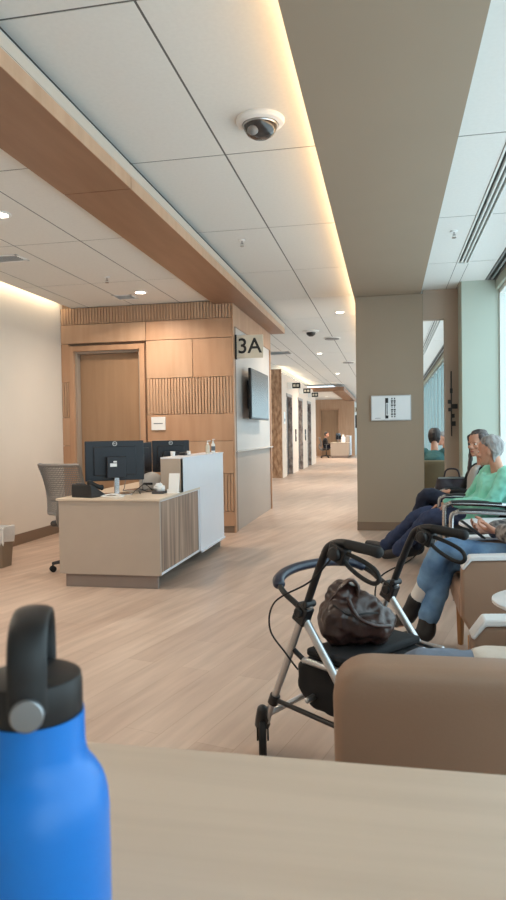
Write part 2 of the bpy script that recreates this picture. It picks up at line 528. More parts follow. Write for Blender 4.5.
# painted dropped soffit running to the column, warm lamp strip on its top ledge
sf = thing('trim_2', (0, 4, 3.03), None, None); sf['kind'] = 'structure'
MB().box(-0.42, 0.43, -3.1, 30, 3.05, 3.066).box(-0.30, 0.43, -3.1, 30, 3.066, 3.2).build('dropped_soffit', M['taupe'], sf)
MB().box(-0.385, -0.345, -3.0, 29.9, 3.067, 3.077).build('lamp_strip', M['cove_lamp'], sf)
struct('column', MB().box(-0.40, 0.455, 8.95, 9.85, 0.1, 3.05), M['taupe'], 0.006)
struct('baseboard_column', MB().box(-0.405, 0.46, 8.945, 9.855, 0, 0.115), M['base'], 0.003)
# alcove wall-washing cove
cv = thing('trim_3', (-4.25, 3, 3.15), None, None); cv['kind'] = 'structure'
MB().box(-4.216, -4.212, -3, 8.5, 3.08, 3.17).build('lamp_strip', M['cove_lamp2'], cv)

# ---- timber block with recessed door
blk = thing('wall_timber', (-3.1, 8.6, 0), None, None); blk['kind'] = 'structure'
mb = MB()
mb.box(-4.48, -4.20, 8.62, 8.75, 0, 3.2).box(-3.22, -1.96, 8.62, 8.75, 0, 2.98).box(-3.22, -2.2, 8.62, 8.75, 2.98, 3.2).box(-4.20, -3.22, 8.62, 8.75, 2.46, 3.2)
mb.box(-2.1, -1.99, 8.75, 11.42, 0, 2.98).box(-5.4, -1.99, 11.3, 11.42, 0, 2.98).box(-5.4, -2.2, 11.3, 11.42, 2.98, 3.2).box(-2.21, -2.1, 8.75, 11.42, 2.98, 3.2).box(-4.2, -3.22, 8.75, 8.8, 0, 2.46)
mb.build('wall_core', M['base'], blk)
def flat(x0, x1, z0, z1, m='maple'):
    MB().box(x0 + 0.003, x1 - 0.003, 8.56, 8.62, z0 + 0.003, z1 - 0.003).build('plain_panel', M[m], blk, 0.002)
def flute(x0, x1, z0, z1, m='maple'):
    q = MB()
    q.box(x0 + 0.003, x1 - 0.003, 8.578, 8.62, z0 + 0.003, z1 - 0.003)
    n = max(2, round((x1 - x0) / 0.042))
    w = (x1 - x0 - 0.006) / n
    for i in range(n):
        a = x0 + 0.003 + i * w
        q.box(a + w * 0.14, a + w * 0.86, 8.558, 8.579, z0 + 0.003, z1 - 0.003)
    q.build('fluted_panel', M[m], blk, 0.003)
flute(-4.36, -1.97, 2.80, 3.025)
flat(-4.36, -3.14, 2.545, 2.80); flat(-3.14, -1.97, 2.545, 2.80, 'maple2')
flat(-3.14, -2.50, 2.04, 2.545); flat(-2.50, -1.97, 2.04, 2.545, 'maple2')
flute(-3.14, -1.97, 1.56, 2.04)
flat(-3.14, -1.97, 1.20, 1.56, 'maple2')
flat(-3.14, -1.97, 0.775, 1.20)
flute(-3.14, -1.97, 0.28, 0.775)
flat(-3.14, -1.97, 0.085, 0.28, 'maple2')
flat(-4.36, -4.25, 2.02, 2.545, 'maple2'); flute(-4.36, -4.25, 1.545, 2.02); flat(-4.36, -4.25, 1.16, 1.545); flat(-4.36, -4.25, 0.775, 1.16, 'maple2')
flute(-4.36, -4.25, 0.28, 0.775); flat(-4.36, -4.25, 0.085, 0.28)
MB().box(-4.36, -4.25, 8.57, 8.62, 0, 0.085).box(-3.16, -1.965, 8.57, 8.62, 0, 0.085).build('kick_strip', M['base'], blk)
MB().box(-1.97, -1.95, 8.558, 8.64, 0, 2.98).box(-1.985, -1.95, 11.36, 11.42, 0, 2.98).box(-1.97, -1.95, 8.64, 11.36, 2.70, 2.98).build('corner_trim', M['maple2'], blk, 0.002)
MB().box(-1.99, -1.968, 8.64, 11.36, 1.065, 2.70).build('upper_panel', M['niche'], blk)
MB().box(-1.99, -1.972, 8.64, 11.36, 0, 1.05).build('lower_panel', M['niche2'], blk)
MB().box(-1.99, -1.925, 8.64, 11.40, 1.05, 1.066).build('ledge', M['niche'], blk, 0.003)
d1 = thing('door_1', (-3.7, 8.7, 0), None, None); d1['kind'] = 'structure'
MB().box(-4.25, -4.18, 8.552, 8.75, 0, 2.51).box(-3.235, -3.165, 8.552, 8.75, 0, 2.51).box(-4.18, -3.235, 8.552, 8.75, 2.44, 2.51).build('door_frame', M['maple2'], d1, 0.003)
MB().box(-4.1795, -4.15, 8.60, 8.75, 0, 2.4395).box(-3.265, -3.2355, 8.60, 8.75, 0, 2.4395).box(-4.15, -3.265, 8.60, 8.75, 2.41, 2.4395).build('door_jamb', M['jamb'], d1, 0.002)
MB().box(-4.149, -3.266, 8.70, 8.745, 0.005, 2.408).build('door_leaf', M['maple_d'], d1, 0.002)
h = MB().cyl((-3.32, 8.70, 1.02), (-3.32, 8.645, 1.02), 0.011).tube([(-3.32, 8.65, 1.02), (-3.38, 8.645, 1.02), (-3.44, 8.645, 1.02)], 0.009, 10, 4, True).lathe((-3.32, 8.70, 1.02), [(0.028, 0), (0.028, 0.008)], 20, (0, -1, 0))
h.build('door_handle', M['chrome'], d1)

# ---- lift lobby wall with three lift doors
lw = thing('wall_lifts', (-2.95, 24, 0), None, None); lw['kind'] = 'structure'
doors = ((19.9, 21.15), (22.55, 23.8), (25.2, 26.45))
q = MB()
ys = [19.1] + [v for d in doors for v in d] + [28.2]
for i in range(0, len(ys), 2):
    q.box(-3.1, -2.95, ys[i], ys[i + 1], 0, 3.0)
for d in doors:
    q.box(-3.1, -2.95, d[0], d[1], 2.47, 3.0)
q.build('wall_face', M['pinkcream'], lw)
MB().box(-3.35, -2.96, 19.06, 19.1, 0, 3.1).build('stone_end', M['mottle'], lw)
MB().box(-3.6, -3.05, 19.1, 28.2, 3.0, 3.02).build('cove_shelf', M['cream'], lw)
MB().box(-3.04, -2.97, 19.15, 28.1, 3.002, 3.012).build('lamp_strip', M['cove_lamp2'], lw)
for i, d in enumerate(doors):
    o = thing('door_%d' % (i + 2), (-3.05, d[0], 0), None, None); o['kind'] = 'structure'
    MB().box(-3.08, -2.94, d[0], d[0] + 0.09, 0, 2.47).box(-3.08, -2.94, d[1] - 0.09, d[1], 0, 2.47).box(-3.08, -2.94, d[0], d[1], 2.38, 2.47).build('door_frame', M['mottle_grey'], o, 0.004)
    m_ = (d[0] + d[1]) / 2
    MB().box(-3.09, -3.06, d[0] + 0.09, m_ - 0.003, 0, 2.38).build('door_leaf', M['steel_door'], o)
    MB().box(-3.09, -3.06, m_ + 0.003, d[1] - 0.09, 0, 2.38).build('door_leaf', M['steel_door'], o)

# ---- far reception alcove, 28 m further on
fa = thing('wall_far', (-3.1, 36.7, 0), None, None); fa['kind'] = 'structure'
MB().box(-4.3, -3.55, 36.7, 36.8, 0, 3.03).box(-2.62, -1.75, 36.7, 36.8, 0, 3.03).box(-3.55, -2.62, 36.7, 36.8, 2.47, 3.03).build('wall_face', M['maple'], fa)
MB().box(-1.9, -1.75, 36.8, 41, 0, 3.0).build('side_face', M['niche'], fa)
struct('wall_far_left', MB().box(-4.42, -4.3, 28.2, 36.8, 0, 3.1).box(-4.3, -2.96, 28.2, 28.32, 0, 3.1), M['cream'])
d5 = thing('door_5', (-3.1, 36.7, 0), None, None); d5['kind'] = 'structure'
MB().box(-3.62, -3.55, 36.66, 36.8, 0, 2.54).box(-2.62, -2.55, 36.66, 36.8, 0, 2.54).box(-3.55, -2.62, 36.66, 36.8, 2.47, 2.54).build('door_frame', M['maple2'], d5)
MB().box(-3.55, -2.62, 36.74, 36.8, 0, 2.47).build('door_leaf', M['maple_d'], d5)
MB().box(-2.2, -1.71, 27.3, 41, 2.93, 3.1).box(-4.3, -2.2, 27.3, 27.7, 2.93, 3.1).build('trim_4', M['maple_shaded'])['kind'] = 'structure'

# ---- partition beside the column and the window wall
struct('wall_partition', MB().box(0.455, 0.72, 9.0, 9.12, 2.72, 3.1).box(0.72, 1.0, 9.0, 9.12, 0, 3.1), M['rose'], 0.004)
struct('wall_pier', MB().box(0.89, 1.6, 8.60, 9.0, 0, 3.2), M['white_cyan_lit'], 0.006)
struct('baseboard_right', MB().box(0.88, 1.28, 8.59, 8.60, 0, 0.12).box(0.72, 0.88, 8.99, 9.0, 0, 0.12), M['base'])
def window(n, y0, y1, bays, fm='white_paint', hw=0.03):
    zt, zs = 2.98, 0.32
    o = thing('window_%d' % n, (X_W + 0.06, (y0 + y1) / 2, zs), None, None); o['kind'] = 'structure'
    q = MB()
    st = (y1 - y0) / bays
    for k in range(bays + 1):
        y = y0 + k * st
        a, b = max(y0, y - hw), min(y1, y + hw)
        q.box(X_W + 0.04, X_W + 0.14, a, b, zs, zt)
    q.box(X_W + 0.04, X_W + 0.14, y0, y1, zs, zs + 0.05).box(X_W + 0.04, X_W + 0.14, y0, y1, zt - 0.05, zt)
    q.build('window_frame', M[fm], o)
    for k in range(bays):
        MB().box(X_W + 0.085, X_W + 0.093, y0 + k * st + 0.03, y0 + (k + 1) * st - 0.03, zs + 0.05, zt - 0.05).build('pane', M['glass'], o)
    MB().box(X_W - 0.02, X_W + 0.15, y0, y1, zs - 0.03, zs).build('window_sill', M['white_paint'], o)
window(1, -3.0, 8.6, 4)
window(2, 9.12, 45.9, 26, 'frame_grey', 0.06)
struct('wall_right', MB().box(X_W, X_W + 0.2, -3.2, 8.6, 0, 0.30).box(X_W, X_W + 0.2, 9.0, 46, 0, 0.30).box(X_W, X_W + 0.2, -3.2, 8.6, 2.98, 3.2).box(X_W, X_W + 0.2, 9.0, 46, 2.98, 3.2).box(X_W, X_W + 0.2, -3.2, -3.0, 0.3, 2.98), M['white_cyan_lit'])

# ------------------------------------------------------------------ ceiling fittings
def downlight(x, y, z, label, pw=24, grp='downlights in the desk alcove'):
    t = thing('downlight', (x, y, z), label, 'ceiling light', grp)
    MB().lathe((x, y, z), [(0.062, 0.0), (0.085, 0.0), (0.085, -0.006), (0.062, -0.010)], 32, ring=True).build('trim_ring', M['white'], t)
    MB().lathe((x, y, z), [(0.061, -0.004), (0.061, -0.003)], 32).build('lens', M['warm_lamp'], t)
    area('alcove_beam', (x, y, z - 0.02), (0, 0, 0), 0.1, 0.1, pw, (1, 0.86, 0.70), 'DISK', t, 150)
downlight(-2.94, 4.82, 3.03, 'round recessed downlight cut off by the left edge of the photo')
downlight(-2.93, 7.83, 3.03, 'round recessed downlight in front of the timber wall')
downlight(-2.94, 1.8, 3.03, 'round recessed downlight nearest the viewer in the alcove')

def sprinkler(x, y, z, label):
    t = thing('sprinkler', (x, y, z), label, 'sprinkler', 'ceiling sprinklers')
    MB().lathe((x, y, z), [(0.034, 0), (0.032, -0.008), (0.014, -0.01)], 20).build('escutcheon', M['white'], t)
    MB().cyl((x, y, z - 0.008), (x, y, z - 0.04), 0.008).box(x - 0.013, x - 0.01, y - 0.003, y + 0.003, z - 0.06, z - 0.03).box(x + 0.01, x + 0.013, y - 0.003, y + 0.003, z - 0.06, z - 0.03).lathe((x, y, z - 0.06), [(0.02, 0), (0.02, -0.003)], 16).box(x - 0.013, x + 0.013, y - 0.003, y + 0.003, z - 0.036, z - 0.032).build('head', M['chrome'], t)
sprinkler(-1.39, 6.56, 3.2, 'small sprinkler head in the corridor ceiling between bulkhead and dome camera')
downlight(-0.728, 10.86, 3.2, 'small round ceiling disc lit as an added lamp close to the painted soffit past the dome camera', 40, 'added corridor lamps')  # sprinkler disc made into a lamp, added to brighten the corridor
downlight(-1.6, 22.3, 3.2, 'tiny distant round ceiling disc lit as an added lamp above the corridor by the lift signs', 50, 'added corridor lamps')  # another sprinkler disc turned into an added corridor lamp
downlight(-1.6, 16.4, 3.2, 'small round added ceiling lamp between the grey vent and the far ceiling plate', 55, 'added corridor lamps')  # lamp added to lift the dim middle of the corridor
downlight(-2.9, 33.0, 3.03, 'tiny round ceiling light over the far reception desk', 70, 'far alcove ceiling lights')
downlight(-0.9, 30.0, 3.2, 'farthest tiny round added ceiling lamp near the end of the corridor', 75, 'added corridor lamps')  # lamp added to brighten the far end of the corridor
sprinkler(0.605, 6.41, 3.1, 'sprinkler head beside the slot diffuser on the window side')
sprinkler(-3.0, 6.995, 3.03, 'sprinkler head in the alcove ceiling near the timber wall')

t = thing('dome_camera', (-0.742, 4.09, 3.2), 'large round white dome camera with smoked lens on the corridor ceiling', 'security camera')
MB().lathe((-0.742, 4.09, 3.2), [(0.148, 0), (0.148, -0.012), (0.138, -0.026), (0.112, -0.034), (0.106, -0.022), (0.100, -0.022)], 48).build('housing', M['white'], t)
MB().lathe((-0.742, 4.09, 3.2), [(0.104, -0.022), (0.104, -0.034), (0.098, -0.06), (0.08, -0.088), (0.05, -0.106), (0.001, -0.112)], 40).build('smoked_dome', mat('smoked_dome', srgb(58, 54, 54), 0.12, 0, 0.7, var=0.1), t)
MB().lathe((-0.742, 4.09, 3.2), [(0.1045, -0.030), (0.1065, -0.036), (0.1035, -0.042)], 40).build('clear_band', M['metal'], t)
MB().ell((-0.775, 4.02, 3.112), (0.034, 0.03, 0.028)).build('lens_module', M['grey'], t)
t = thing('dome_camera', (-1.40, 12.74, 3.2), 'distant dome camera with dark lens past the end of the bulkhead', 'security camera')
MB().lathe((-1.40, 12.74, 3.2), [(0.15, 0), (0.15, -0.015), (0.10, -0.03)], 32).build('housing', M['white'], t)
MB().lathe((-1.40, 12.74, 3.2), [(0.09, -0.028), (0.08, -0.07), (0.04, -0.10), (0.001, -0.105)], 32).build('smoked_dome', M['dark'], t)

def vent(x, y, z, sx, sy, label, n=5, cat='air vent'):
    t = thing('ceiling_vent', (x, y, z), label, cat)
    q = MB()
    b = 0.03
    q.box(x - sx, x + sx, y - sy, y - sy + b, z - 0.008, z).box(x - sx, x + sx, y + sy - b, y + sy, z - 0.008, z).box(x - sx, x - sx + b, y - sy, y + sy, z - 0.008, z).box(x + sx - b, x + sx, y - sy, y + sy, z - 0.008, z)
    q.build('frame', M['white'], t, 0.002)
    q = MB()
    for k in range(n):
        yy = y - sy + b + (2 * sy - 2 * b) * (k + 0.5) / n
        q.obox((x, yy, z - 0.006), (2 * sx - 2 * b, 0.03, 0.003), Matrix.Rotation(R(35), 3, 'X'))
    q.build('louvre', M['white'], t)
    MB().box(x - sx + b, x + sx - b, y - sy + b, y + sy - b, z - 0.002, z - 0.001).build('duct', M['greyd'], t)
    return t
vent(-3.64, 6.02, 3.03, 0.20, 0.12, 'rectangular air vent in the alcove ceiling at the left edge')
vent(-3.22, 8.06, 3.03, 0.13, 0.13, 'small square air vent beside the downlight near the timber wall')
vent(-2.53, 16.0, 3.2, 0.3, 0.3, 'large grey air vent in the ceiling beyond the bulkhead end', 7)
for (x, y, l) in ((-1.09, 13.8, 'flat white ceiling speaker plate past the distant dome camera'), (-1.04, 18.7, 'far flat white ceiling plate close to the painted soffit')):
    t = thing('ceiling_speaker', (x, y, 3.2), l, 'ceiling speaker')
    MB().lathe((x, y, 3.2), [(0.17, 0), (0.17, -0.014), (0.15, -0.02)], 32).build('rim', M['white'], t)
    MB().lathe((x, y, 3.18), [(0.15, 0), (0.14, -0.012), (0.001, -0.016)], 32).build('grille', M['grey'], t)

t = thing('slot_diffuser', (0.81, 2.2, 3.1), 'long linear air slot with black slots in the ceiling above the windows', 'air diffuser')
q = MB()
for x in (0.755, 0.797, 0.833, 0.868):
    q.box(x - 0.007, x + 0.007, -3.0, 7.64, 3.092, 3.13)
q.box(0.748, 0.875, 7.63, 7.66, 3.092, 3.13)
q.build('rail', M['white_paint'], t)
MB().box(0.75, 0.87, -3.0, 7.64, 3.122, 3.126).build('black_slot', M['dark'], t)
t = thing('slot_diffuser', (0.81, 14, 3.1), 'linear air slot seen through the opening beyond the partition', 'air diffuser')
q = MB()
for x in (0.755, 0.797, 0.833, 0.868):
    q.box(x - 0.008, x + 0.008, 9.14, 45.8, 3.092, 3.13)
q.build('rail', M['white_paint'], t)
MB().box(0.75, 0.87, 9.14, 45.8, 3.122, 3.126).build('black_slot', M['dark'], t)
def shade(y0, y1, label):
    t = thing('roller_shade', (1.22, (y0 + y1) / 2, 3.1), label, 'window shade')
    MB().box(1.172, 1.19, y0, y1, 3.09, 3.2).box(1.275, 1.289, y0, y1, 3.09, 3.2).box(1.172, 1.289, y1 - 0.02, y1, 3.09, 3.2).build('cassette', M['grey'], t)
    MB().cyl((1.237, y0 + 0.05, 3.14), (1.237, y1 - 0.05, 3.14), 0.028).build('roller', M['greyd'], t)
    MB().box(1.225, 1.245, y0 + 0.05, y1 - 0.05, 3.085, 3.10).build('hem_bar', M['metal'], t)
shade(-2.9, 8.56, 'rolled-up window shade in the pocket above the near windows')
shade(9.15, 45.5, 'rolled-up window shade above the far windows beyond the partition')

# ------------------------------------------------------------------ wall fittings
t = thing('blade_sign', (-1.95, 8.66, 2.43), 'pale hanging sign reading 3A on the timber corner', 'sign')
MB().box(-1.93, -1.575, 8.65, 8.67, 2.275, 2.575).build('face', M['sign'], t, 0.004)
MB().box(-1.95, -1.925, 8.64, 8.68, 2.265, 2.585).build('bracket', M['ink'], t, 0.003)
q = text_mesh('3A', 0.275, 0.001, 'CENTER', 0.003)
q.xform(Matrix.Translation((-1.755, 8.648, 2.425)) @ Matrix.Rotation(R(90), 4, 'X')).build('lettering', M['ink'], t)

t = thing('wall_television', (-1.97, 9.75, 1.84), 'flat dark television tilted out from the grey wall panel', 'television')
ang = math.atan2(0.0, 1)
MB().box(-1.862, -1.825, 9.06, 10.43, 1.49, 2.19).build('cabinet', M['dark'], t, 0.006)
MB().box(-1.824, -1.820, 9.085, 10.405, 1.515, 2.165).build('screen', M['screen'], t)
MB().box(-1.97, -1.955, 9.5, 10.0, 1.65, 2.05).box(-1.955, -1.862, 9.62, 9.68, 1.7, 2.0).box(-1.955, -1.862, 9.82, 9.88, 1.7, 2.0).build('bracket', M['greyd'], t)

t = thing('wall_notice', (-2.98, 8.555, 1.44), 'small white framed notice on the timber wall above the desk', 'notice')
MB().box(-3.08, -2.885, 8.545, 8.561, 1.355, 1.53).build('board', M['white'], t, 0.003)
MB().box(-3.045, -2.92, 8.543, 8.5455, 1.437, 1.449).build('line_of_print', M['ink_grey'], t)

t = thing('wall_poster', (0.04, 8.95, 1.6), 'white framed poster with a dark diagram on the painted column', 'poster')
MB().box(-0.213, 0.296, 8.925, 8.951, 1.432, 1.76).build('frame', M['metal'], t, 0.003)
MB().box(-0.200, 0.283, 8.922, 8.926, 1.445, 1.747).build('sheet', M['paper'], t)
q = MB()
for k, (w, z) in enumerate(((0.03, 1.715), (0.05, 1.685), (0.036, 1.66), (0.05, 1.63), (0.02, 1.605), (0.05, 1.572), (0.034, 1.545), (0.05, 1.515), (0.03, 1.485))):
    for s in (0, 1):
        x = 0.055 + s * 0.034
        q.box(x - w / 4, x + w / 4, 8.920, 8.9225, z - 0.010, z + 0.010)
q.box(-0.03, -0.022, 8.920, 8.9225, 1.46, 1.725).box(-0.022, 0.008, 8.920, 8.9225, 1.66, 1.725).box(-0.022, 0.008, 8.920, 8.9225, 1.46, 1.50)
q.build('diagram', M['ink'], t)
MB().box(-0.012, 0.0, 8.920, 8.9225, 1.51, 1.65).build('shaded_block', M['ink_grey'], t)
MB().box(-0.16, -0.09, 8.920, 8.9225, 1.463, 1.469).build('print', M['ink_grey'], t)

t = thing('wall_sculpture', (0.81, 9.0, 1.6), 'black metal wall ornament of a rod with square blocks on the partition', 'wall ornament')
MB().box(0.793, 0.807, 8.975, 8.992, 1.22, 2.05).box(0.795, 0.805, 8.99, 9.001, 1.8, 1.82).box(0.795, 0.805, 8.99, 9.001, 1.35, 1.37).build('rod', M['ink'], t)
for (x, z, w, hh) in ((0.80, 1.80, 0.03, 0.06), (0.775, 1.66, 0.04, 0.05), (0.84, 1.60, 0.07, 0.06), (0.778, 1.56, 0.036, 0.045), (0.82, 1.48, 0.035, 0.05), (0.825, 1.38, 0.05, 0.06)):
    MB().box(x - w / 2, x + w / 2, 8.965, 8.99, z - hh / 2, z + hh / 2).build('block', M['ink'], t, 0.002)

for k, (y, l) in enumerate(((20.2, 'first lift sign sticking out over the nearest lift door'), (22.9, 'middle lift sign sticking out over the second lift door'), (25.5, 'last lift sign sticking out over the farthest lift door'))):
    t = thing('lift_sign', (-2.95, y, 2.7), l, 'sign', 'lift signs above the doors')
    MB().box(-2.95, -2.80, y - 0.03, y + 0.03, 2.60, 2.80).build('bracket', M['white'], t, 0.003)
    MB().box(-2.80, -2.56, y - 0.035, y + 0.035, 2.62, 2.78).build('face', M['ink'], t, 0.003)
    MB().box(-2.77, -2.70, y - 0.038, y - 0.034, 2.665, 2.735).box(-2.67, -2.60, y - 0.038, y - 0.034, 2.665, 2.735).build('lettering', M['sign'], t)
t = thing('lift_notice', (-2.95, 19.5, 1.7), 'white call panel on the wall before the first lift door', 'notice')
MB().box(-2.95, -2.935, 19.35, 19.6, 1.55, 1.9).build('plate', M['white'], t, 0.003)
MB().box(-2.936, -2.932, 19.42, 19.53, 1.62, 1.70).build('button', M['ink_grey'], t)
t = thing('lift_notice', (-2.95, 22.0, 1.2), 'dark call panel between the first and second lift doors', 'notice')
MB().box(-2.95, -2.93, 21.8, 22.0, 1.0, 1.4).build('plate', M['ink'], t, 0.003)
MB().box(-2.93, -2.927, 21.86, 21.94, 1.16, 1.24).build('button', M['metal'], t)
t = thing('lift_notice', (-2.95, 24.5, 1.2), 'dark call panel between the second and third lift doors', 'notice')
MB().box(-2.95, -2.93, 24.4, 24.6, 1.0, 1.4).build('plate', M['ink'], t, 0.003)
MB().box(-2.93, -2.927, 24.46, 24.54, 1.16, 1.24).build('button', M['metal'], t)
t = thing('blade_sign', (-1.75, 37.0, 2.46), 'tiny distant hanging sign at the far end of the corridor', 'sign')
MB().box(-1.75, -1.36, 36.99, 37.01, 2.32, 2.62).build('face', M['sign'], t)
MB().box(-1.68, -1.58, 36.98, 36.992, 2.39, 2.55).box(-1.53, -1.43, 36.98, 36.992, 2.39, 2.55).build('lettering', M['ink'], t)
t = thing('wall_television', (-1.75, 38.2, 1.84), 'tiny dark television on the wall at the far end of the corridor', 'television')
MB().box(-1.75, -1.62, 37.6, 38.9, 1.49, 2.19).build('cabinet', M['dark'], t)
MB().box(-1.619, -1.615, 37.65, 38.85, 1.53, 2.15).build('screen', M['screen'], t)

# ------------------------------------------------------------------ reception desk
def desk(label):
    t = thing('reception_desk', (-2.33, 5.35, 0), label, 'desk')
    MB().box(-2.78, -1.87, 5.35, 5.38, 0.115, 0.742).build('end_panel', M['laminate'], t, 0.002)
    MB().box(-2.74, -1.91, 5.385, 5.42, 0, 0.115).box(-2.74, -2.2, 5.42, 7.5, 0, 0.115).build('plinth', M['plinth'], t)
    MB().box(-2.80, -1.862, 5.34, 7.54, 0.742, 0.762).build('worktop', M['worktop'], t, 0.003)
    MB().box(-1.90, -1.876, 5.385, 6.56, 0.135, 0.738).build('side_panel', M['zebra'], t, 0.002)
    MB().box(-1.90, -1.870, 5.38, 6.56, 0.115, 0.135).box(-1.90, -1.870, 6.53, 6.56, 0.135, 0.742).box(-1.90, -1.866, 5.38, 6.56, 0.736, 0.742).build('edge_trim', M['white_solid'], t, 0.002)
    MB().box(-2.08, -1.862, 6.0, 6.018, 0.7625, 1.07).build('return_panel', M['laminate'], t, 0.002)
    MB().box(-1.885, -1.860, 6.0, 7.54, 0.7625, 1.07).box(-1.885, -1.860, 6.56, 7.54, 0.10, 0.7625).box(-1.885, -1.845, 6.56, 7.54, 0.10, 0.12).box(-2.08, -1.855, 6.0, 7.545, 1.07, 1.085).build('white_screen', M['white_solid'], t, 0.002)
    MB().box(-2.60, -1.90, 7.50, 7.54, 0.0, 0.742).box(-2.60, -2.57, 5.385, 7.5, 0.115, 0.742).build('carcass', M['laminate'], t)
    return t
dk = desk('beige and white reception desk with a striped wood side below the timber wall')
dk2 = copy_tree(dk)
dk2.location = (-2.33, 33.4, 0)
dk2['label'] = 'small distant reception desk at the far end of the corridor'

def monitor(x, y, z, ang, name_logo, label, w=0.53, hgt=0.33, lift=0.13, tall=False):
    """screen faces +y in local space; back faces -y"""
    t = thing('monitor', (x, y, z), label, 'monitor', 'monitors on the reception desk', R(ang))
    bz = lift
    q = MB(); q.box(-w / 2, w / 2, -0.012, 0.018, bz, bz + hgt).box(-w * 0.36, w * 0.36, -0.03, -0.011, bz + 0.05, bz + hgt - 0.05)
    q.build('housing', M['screen_back'], t, 0.006, True)
    MB().box(-w / 2 + 0.008, w / 2 - 0.008, 0.0181, 0.0195, bz + 0.012, bz + hgt - 0.008).build('screen', M['screen'], t, 0, True)
    q = MB(); q.box(-0.085, 0.085, -0.10 if not tall else -0.052, -0.028, bz + 0.03, bz + 0.22)
    q.build('mount_cover', M['screen_back'], t, 0.005, True)
    q = MB(); q.box(-0.022, 0.022, -0.085, -0.05, 0.010, bz + (0.21 if tall else 0.045))
    q.build('stand_post', M['chrome'], t, 0.004, True)
    q = MB(); q.box(-0.13, 0.13, -0.13, 0.07, 0.0, 0.010)
    q.build('stand_base', M['chrome'], t, 0.004, True)
    lg = MB()
    ring = [(0.021, 0), (0.021, -0.002), (0.017, -0.002), (0.017, 0)]
    lg.lathe((0, -0.0125, bz + hgt - 0.026), [(0.0205, 0), (0.0205, 0.0012), (0.017, 0.0012), (0.017, 0)], 28, (0, -1, 0), True)
    tx = text_mesh('DELL', 0.0145, 0.0006)
    tx.xform(Matrix.Translation((0, -0.0128, bz + hgt - 0.026)) @ Matrix.Rotation(R(90), 4, 'X'))
    lg.add(tx.v, tx.f)
    tag(lg.build('logo', M['paper'], t, 0, True), 'small round white lettered logo')
    return t
m1 = monitor(-2.43, 5.76, 0.762, 33, '', 'large dark monitor back nearest the viewer on the reception desk', lift=0.125, hgt=0.36)
st = MB(); st.box(-0.06, 0.0, -0.102, -0.1, 0.255, 0.285)
st2 = MB(); st2.box(-0.03, 0.0, -0.102, -0.1, 0.292, 0.306)
tag(st2.build('sticker', M['paper'], m1, 0, True), 'small white sticker on the mount')
tag(st.build('sticker', M['paper'], m1, 0, True), 'wide white sticker on the mount')
monitor(-2.40, 6.20, 0.762, 76, '', 'dark monitor seen almost edge-on behind the nearest monitor', lift=0.12, hgt=0.34, tall=True)
monitor(-2.30, 6.98, 0.762, 24, '', 'dark monitor behind the white screen at the far end of the desk', w=0.40, lift=0.13, hgt=0.34)

t = thing('desk_phone', (-2.58, 5.53, 0.762), 'black desk phone on the near left corner of the reception desk', 'phone', None, R(14))
q = MB(); q.prism([(-0.11, 0.10, 0), (-0.11, -0.10, 0), (-0.11, -0.085, 0.02), (-0.11, 0.085, 0.115), (-0.11, 0.10, 0.11)], (0, 0, 0), (0.22, 0, 0))
q.xform(Matrix.Rotation(R(150), 4, 'Z')).build('base', M['dark'], t, 0.006, True)
q = MB(); q.limb([(-0.075, -0.085, 0.075), (-0.075, -0.05, 0.082), (-0.075, 0.04, 0.118), (-0.075, 0.085, 0.128)], [(0.026, 0.018), (0.02, 0.013), (0.02, 0.013), (0.026, 0.018)])
q.xform(Matrix.Rotation(R(150), 4, 'Z')).build('handset', M['rubber'], t, 0, True)
q = MB(); q.obox((0.03, 0.05, 0.105), (0.10, 0.06, 0.006), Matrix.Rotation(R(30), 3, 'X'))
q.xform(Matrix.Rotation(R(150), 4, 'Z')).build('display', M['screen'], t, 0, True)

def cable(pts, label, m='white', r=0.0035):
    tag(MB().tube(pts, r, 8, 8, True).build('cable', M[m]), label, 'cable')
z = 0.767
cable([(-2.50, 5.56, z), (-2.44, 5.50, z), (-2.36, 5.49, z + 0.02), (-2.28, 5.55, z), (-2.30, 5.64, z), (-2.40, 5.60, z + 0.012), (-2.46, 5.52, z), (-2.38, 5.46, z), (-2.24, 5.48, z)], 'white cable coiled on the desk between phone and monitor')
cable([(-2.30, 5.86, z), (-2.22, 5.80, z + 0.05), (-2.17, 5.82, z + 0.08), (-2.13, 5.9, z + 0.02), (-2.2, 5.98, z), (-2.26, 5.9, z + 0.03), (-2.2, 5.78, z)], 'black cable looped behind the nearest monitor', 'dark', 0.004)
cable([(-2.34, 5.78, z + 0.12), (-2.40, 5.9, z + 0.04), (-2.44, 5.98, z + 0.01), (-2.36, 6.06, z), (-2.26, 6.02, z + 0.06)], 'grey cable hanging behind the nearest monitor', 'grey', 0.004)

t = thing('label_printer', (-2.25, 6.22, 0.762), 'rounded grey desktop device beside the white screen', 'printer')
q = MB(); q.limb([(-2.31, 6.22, 0.763 + 0.062), (-2.25, 6.22, 0.763 + 0.075), (-2.19, 6.22, 0.763 + 0.062)], [(0.085, 0.058), (0.10, 0.074), (0.085, 0.058)], 20)
q.build('housing', M['light_grey'], t)
MB().obox((-2.25, 6.118, 0.83), (0.09, 0.02, 0.022)).build('paper_slot', M['dark'], t, 0.003)
t = thing('card_holder', (-1.93, 5.93, 0.762), 'white upright leaflet stand leaning at the front of the white screen', 'leaflet stand')
q = MB(); q.obox((-1.925, 5.92, 0.852), (0.10, 0.006, 0.18), Matrix.Rotation(R(-12), 3, 'X')); q.build('back_plate', M['white'], t)
MB().box(-1.975, -1.875, 5.86, 5.94, 0.762, 0.768).box(-1.975, -1.875, 5.86, 5.866, 0.768, 0.80).build('foot', M['white'], t)
t = thing('tissue_box', (-2.03, 5.86, 0.762), 'low dark tray with crumpled white tissue on the reception desk', 'tissue box')
